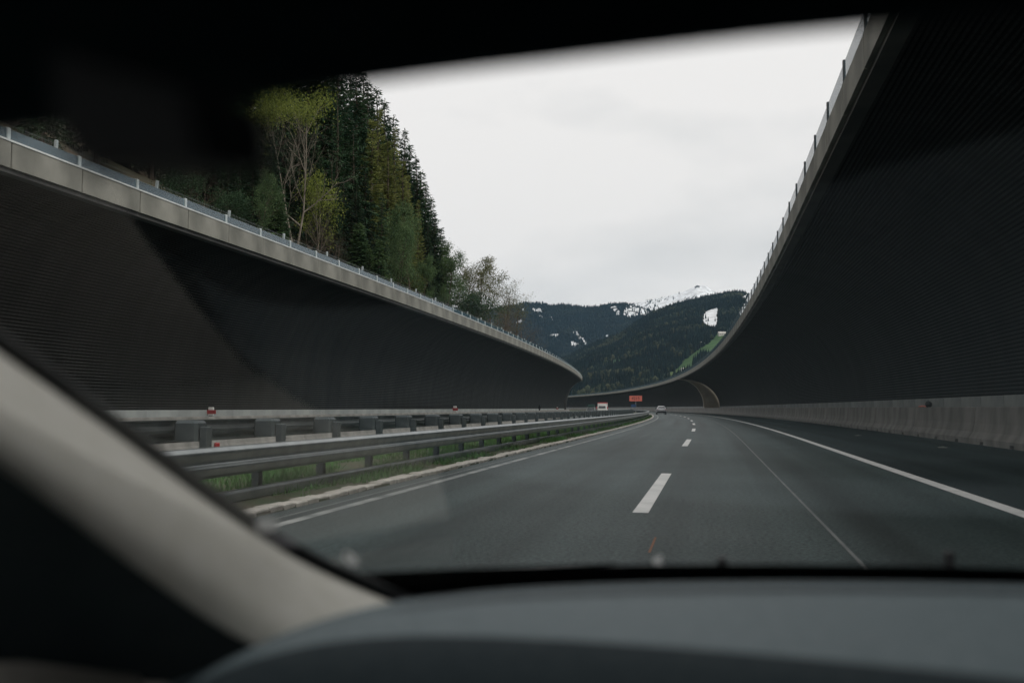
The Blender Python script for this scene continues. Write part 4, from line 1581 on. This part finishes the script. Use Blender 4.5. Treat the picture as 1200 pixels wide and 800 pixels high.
# ------------------------------------------------------------------ the car around the camera
FABRIC = material('headliner_fabric', (0.006, 0.016, 0.019), 0.95, (0.010, 0.022, 0.025), scale=30, spec=0.05)
DASH = material('dashboard_grain', (0.092, 0.128, 0.142), 0.6, (0.114, 0.150, 0.164), scale=60, detail=3, bump=0.25, bscale=260, spec=0.35)
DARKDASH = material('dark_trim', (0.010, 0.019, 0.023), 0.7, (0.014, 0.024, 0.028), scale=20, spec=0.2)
TRIM = material('beige_pillar_trim', (0.72, 0.705, 0.63), 0.8, (0.78, 0.765, 0.70), scale=30, bump=0.1, bscale=200, spec=0.2)
RUBBER = material('rubber_seal', (0.006, 0.008, 0.009), 0.6, (0.01, 0.012, 0.013), scale=30, spec=0.2)
CARPAINT = material('bonnet_paint', (0.01, 0.012, 0.014), 0.35, (0.012, 0.014, 0.016), scale=4)
SCREEN = glass_material('windscreen_glass', (0.94, 0.97, 0.965), 1.45, 0.0, 1.35)

car = thing('car_cabin', 'dim car cabin with beige pillar trim and grey dashboard around the windscreen', 'car', (0.35, 0.6, 0.0))


def cadd(name, mb, m, smooth=False, parent=car, fix=False):
    me = mb.mesh(name, m, smooth)
    o = bpy.data.objects.new(name, me)
    C.objects.link(o)
    o.parent = parent
    off = Vector(car.location)
    o.location = -off if parent is car else (0, 0, 0)
    if fix:
        fix_normals(o)
    return o


def subdiv(o, lv=2):
    m = o.modifiers.new('smooth', 'SUBSURF')
    m.levels = lv
    m.render_levels = lv
    return o


# windscreen: bottom edge, top edge, a slight bulge between
W_BOT = [(-0.64, 1.02), (-0.55, 1.22), (-0.35, 1.35), (0.0, 1.43), (0.40, 1.47), (0.80, 1.43), (1.12, 1.28), (1.30, 0.98)]
W_TOP = [(-0.50, 0.37), (-0.40, 0.42), (-0.26, 0.45), (0.0, 0.475), (0.38, 0.485), (0.72, 0.46), (0.95, 0.42), (1.10, 0.36)]
Z_BOT, Z_TOP = 0.80, 1.275


def crown(x):
    return 0.118 * (x - 0.3) ** 2


def wpt(j, f, lift=0.0):
    a, b = W_BOT[j], W_TOP[j]
    bul = math.sin(PI * f) * 0.025
    return Vector((a[0] + (b[0] - a[0]) * f, a[1] + (b[1] - a[1]) * f + bul * .5, Z_BOT + (Z_TOP - crown(b[0]) - Z_BOT) * f + bul + lift))


mb = MB()
mb.loft([[wpt(j, f) for j in range(8)] for f in (0, .15, .3, .45, .6, .75, .9, 1.0)])
glass = cadd('windscreen', mb, SCREEN, True)
subdiv(glass, 2)
# black printed band along the bottom of the glass
mb = MB()
mb.loft([[wpt(j, f, -0.006) for j in range(8)] for f in (-0.10, .05, .178)])
subdiv(cadd('frit_band', mb, RUBBER, True))

# roof header and headliner
mb = MB()
rows = []
for j in range(8):
    x, y = W_TOP[j]
    zt = Z_TOP - crown(x)
    rows.append([(x, y + 0.03, zt + 0.03), (x, y + 0.0, zt - 0.018), (x, y - 0.045, zt - 0.012), (x, y - 0.12, zt + 0.02), (x * .98, -0.2, zt + 0.07), (x * .97, -1.3, zt + 0.03), (x * .97, -1.3, zt + .10), (x, -.2, zt + .13), (x, y - .05, zt + .075)])
mb.loft(rows, closed=True, cap=True)
subdiv(cadd('roof', mb, FABRIC, True, fix=True), 1)

# small box hanging from the header
q = [pix(78, 150, .33), pix(108, 200, .33), pix(256, 194, .33), pix(240, 108, .33), pix(75, 60, .33)]
mb = MB()
bk = Vector((0.006, 0.03, 0.003))
cen = sum(q, Vector()) / 5
inn = [cen + (p - cen) * .9 for p in q]
mb.loft([[p - bk * .25 for p in inn], q, [p + bk for p in q], [p + bk * 1.2 for p in inn]], closed=True, cap=True)
cadd('toll_box', mb, material('toll_box_plastic', (0.03, 0.036, 0.042), 0.6, (0.04, 0.046, 0.052), scale=20), fix=True)

# left pillar: beige inner trim swept from the roof down to the dashboard corner
path = [(-300, 266, .56), (-150, 372, .62), (0, 478, .72), (100, 549, .80), (200, 624, .88), (282, 682, .95), (345, 716, .99), (420, 748, 1.03), (500, 780, 1.06)]
hw = [50, 52, 54, 54, 55, 56, 56, 56, 56]       # half width of the lit face in pixels
NX, NY = 0.585, -0.811      # across the pillar, up to the right in the picture


def pillar_rows(table):
    return [[pix(x + NX * h * f, y + NY * h * f, z + dz) for f, dz in table] for (x, y, z), h in zip(path, hw)]


mb = MB()
mb.loft(pillar_rows(((1.12, .22), (1.05, .17), (1.0, .135), (.8, .10), (.4, .055), (0, .02), (-.4, -.008), (-.8, -.022), (-1.05, -.024))))
pillar = subdiv(cadd('pillar_trim', mb, TRIM, True), 2)
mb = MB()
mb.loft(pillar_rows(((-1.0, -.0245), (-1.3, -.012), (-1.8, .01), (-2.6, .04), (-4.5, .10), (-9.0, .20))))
subdiv(cadd('pillar_shaded_side', mb, DARKDASH, True), 2)  # dark colour stands for the pillar's shaded side
mb = MB()
mb.tube([pix(x + NX * h * 1.10, y + NY * h * 1.10, z + .15) for (x, y, z), h in zip(path, hw)], .011, 8)
cadd('window_seal', mb, RUBBER, True)
# beige corner by dashboard end and door, shaped and paled for its windscreen reflection
mb = MB()
edge = [(-.462, .58), (-.462, .66), (-.46, .74), (-.452, .82), (-.44, .89), (-.415, .96), (-.40, 1.04), (-.405, 1.11), (-.41, 1.16)]
mb.loft([[(x - .24, y, .86) for x, y in edge], [(x - .18, y, .825) for x, y in edge], [(x - .10, y, .806) for x, y in edge], [(x - .004, y, .80) for x, y in edge]])
subdiv(cadd('corner_trim', mb, material('pale_corner_trim', (0.76, 0.74, 0.66), 0.8, (0.80, 0.78, 0.71), scale=30), True), 1)
mb = MB()
mb.loft([[(x + .002, y, z) for x, y in edge] for z in (.66, .76, .846)] + [[(x + .014, y, z) for x, y in edge] for z in (.846, .66)])
cadd('corner_cover_lip', mb, DARKDASH)  # dark lip added to cover the pale corner from the camera
# black tray added against light leaking in between dashboard and glass
mb = MB()
mb.loft([[(x * .99, y + .02, .76) for x, y in W_BOT], [(x * .97, y - .02, .705) for x, y in W_BOT], [(x * .90, y - .22, .70) for x, y in W_BOT], [(x * .85 + .05, y - .5, .70) for x, y in W_BOT]])
cadd('light_block_tray', mb, RUBBER)

# door below the pillar, paled for its reflection in the windscreen; dark door opposite
mb = MB()
mb.loft([[(-.60, 1.25, .2), (-.60, .9, .2), (-.62, .2, .2), (-.62, -1.2, .2)], [(-.58, 1.25, .70), (-.55, .9, .82), (-.57, .2, .88), (-.57, -1.2, .9)], [(-.62, 1.25, .72), (-.63, .9, .84), (-.64, .2, .9), (-.64, -1.2, .92)], [(-.74, 1.25, .72), (-.74, .9, .84), (-.74, .2, .9), (-.74, -1.2, .92)], [(-.78, 1.25, .2), (-.78, .9, .2), (-.78, .2, .2), (-.78, -1.2, .2)]])
cadd('door_panel', mb, TRIM, True)
mb = MB()
mb.loft([[(1.26, 1.25, .2), (1.26, .2, .2), (1.26, -1.2, .2)], [(1.22, 1.25, .72), (1.22, .2, .88), (1.22, -1.2, .9)], [(1.36, 1.25, .72), (1.36, .2, .88), (1.36, -1.2, .9)], [(1.40, 1.25, .2), (1.40, .2, .2), (1.40, -1.2, .2)]])
cadd('door_panel', mb, DARKDASH, True)
mb = MB()
mb.box(-.75, 1.38, -1.4, 1.5, .16, .22)
mb.box(-.72, 1.34, -1.42, -1.36, .22, .95)
cadd('floor', mb, DARKDASH)
# right pillar
mb = MB()
mb.tube([(1.29, 1.02, .80), (1.22, .72, 1.02), (1.12, .40, 1.24)], [.06, .055, .06], 10)
cadd('pillar_trim', mb, TRIM, True)

# dashboard: far edge, top, rounded hood towards the cabin, dark front
far = [(-.462, .60), (-.46, .74), (-.45, .85), (-.41, .95), (-.33, 1.04), (-.21, 1.125), (0.07, 1.215), (.40, 1.25), (.75, 1.22), (1.05, 1.10), (1.22, .92)]
ZDS = [.82, .828, .845, .866, .880, .884, .885, .885, .885, .88, .87]
ZD = 0.885
hood_y = [.57, .70, .79, .84, .88, .90, .87, .78, .72, .66, .62]     # where the top gives way to the instrument hood
mb = MB()
rows, hrows = [], []
for k, (x, y) in enumerate(far):
    ZD = ZDS[k]
    n_ = min(hood_y[k], y - .03)
    d = y - n_
    e = min(.045, d * .3)
    rows.append([(x, y + .012, .69), (x, y + .012, ZD - .014), (x, y - .004, ZD), (x, y - e, ZD - .001), (x, y - e * 1.3, ZD - .007), (x, y - e * 1.75, ZD - .003),
                 (x, n_ + d * .45, ZD - .002), (x, n_, ZD - .006), (x, n_ - .03, ZD - .016)])
    hrows.append([(x, n_ - .004, ZD - .0075), (x, n_ - .03, ZD - .014), (x, n_ - .06, ZD - .032), (x, n_ - .085, ZD - .065), (x * .97, n_ - .10, ZD - .12), (x * .97, n_ - .10, .35)])
mb.loft(rows)
dash = subdiv(cadd('dashboard', mb, DASH, True), 2)
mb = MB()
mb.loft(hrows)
subdiv(cadd('instrument_hood', mb, material('instrument_hood_shade', (0.016, 0.026, 0.031), 0.75, (0.022, 0.033, 0.038), scale=60, spec=0.15), True), 2)  # darker than the dashboard: shade on its near side is in the colour

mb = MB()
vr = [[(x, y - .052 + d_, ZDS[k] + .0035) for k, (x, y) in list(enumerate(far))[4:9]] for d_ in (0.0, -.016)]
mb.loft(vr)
subdiv(cadd('groove_shade_strip', mb, DARKDASH, True), 2)  # flat dark strip painting the shade of the dashboard's groove

# cowl outside the glass, bonnet, wiper, washer nozzles
mb = MB()
mb.loft([[(x, y + .015, .80) for x, y in W_BOT], [(x, y + .10, .80) for x, y in W_BOT], [(x, y + .12, .775) for x, y in W_BOT], [(x, y + .12, .5) for x, y in W_BOT]])
cadd('cowl', mb, RUBBER, True)
mb = MB()
mb.loft([[(x * .98, min(y + .14 + f * 1.0, 1.62 + f * .85), .775 - .03 * f - .05 * f * f - (.0 if 0 < j < 7 else .04)) for j, (x, y) in enumerate(W_BOT)] for f in (0, .25, .5, .75, 1.0)] +
        [[(x * .97, 2.5, .55 - .0) for x, y in W_BOT], [(x * .97, 2.52, .25) for x, y in W_BOT]])
cadd('bonnet', mb, CARPAINT, True)
wip = MB()
wip.tube([pix(488, 675, 1.30), pix(560, 671, 1.34), pix(640, 666, 1.38), pix(722, 660, 1.42)], [.0035, .0045, .004, .001], 6)
w_o = cadd('wiper', wip, RUBBER, True)
mb = MB()
mb.tube([pix(600, 673, 1.48), pix(680, 671, 1.52), pix(760, 666, 1.56)], .007, 6)
cadd('wiper_arm', mb, BLACK, True)
for x, y, wd in ((846, 650, 9), (1112, 644, 10)):
    mb = MB()
    c0 = pix(x, y, 1.58)
    mb.box(c0.x - .007, c0.x + .007, c0.y - .01, c0.y + .015, c0.z - .03, c0.z - .003, .002)
    cadd('washer_nozzle', mb, BLACK)

# stickers on the glass
STK = material('sticker_paper', (0.80, 0.82, 0.82), 0.7, (0.86, 0.87, 0.87), scale=40)
STK2 = material('sticker_lilac', (0.20, 0.20, 0.22), 0.7, (0.26, 0.26, 0.28), scale=40)


def sticker(name, pts, z, m):
    mb = MB()
    a = [pix(x, y, z) for x, y in pts]
    b = [pix(x, y, z + .004) for x, y in pts]
    mb.loft([a, b], closed=True, cap=True)
    return cadd(name, mb, m, fix=True)


sticker('toll_sticker', [(299, 612), (308, 607), (322, 608), (327, 616), (318, 622), (304, 622)], 1.02, STK)
sticker('toll_sticker', [(312, 624), (330, 624), (345, 634), (350, 640), (334, 640), (318, 632)], 1.03, STK2)
sticker('glass_chip', [(402, 648), (408, 646), (420, 656), (421, 661), (412, 663), (405, 657)], 1.08, STK)
sticker('glass_chip', [(764, 657), (770, 652), (776, 650), (774, 657), (777, 661), (768, 661)], 1.36, STK)

# ------------------------------------------------------------------ air
mb = MB()
mb.box(-9000, 9000, -600, 13500, -3.4, 1650)
hz = mb.build('haze', None)
hm = bpy.data.materials.new('haze_air')
hm.use_nodes = True
hn, hl = hm.node_tree.nodes, hm.node_tree.links
hn.clear()
ho = hn.new('ShaderNodeOutputMaterial')
hv = hn.new('ShaderNodeVolumePrincipled')
hv.inputs['Color'].default_value = (0.38, 0.66, 0.96, 1)
hv.inputs['Density'].default_value = 0.000015
hl.new(hv.outputs[0], ho.inputs['Volume'])
hz.data.materials.append(hm)
tag(hz, 'thin bluish haze over the far mountains', 'haze', kind='stuff')
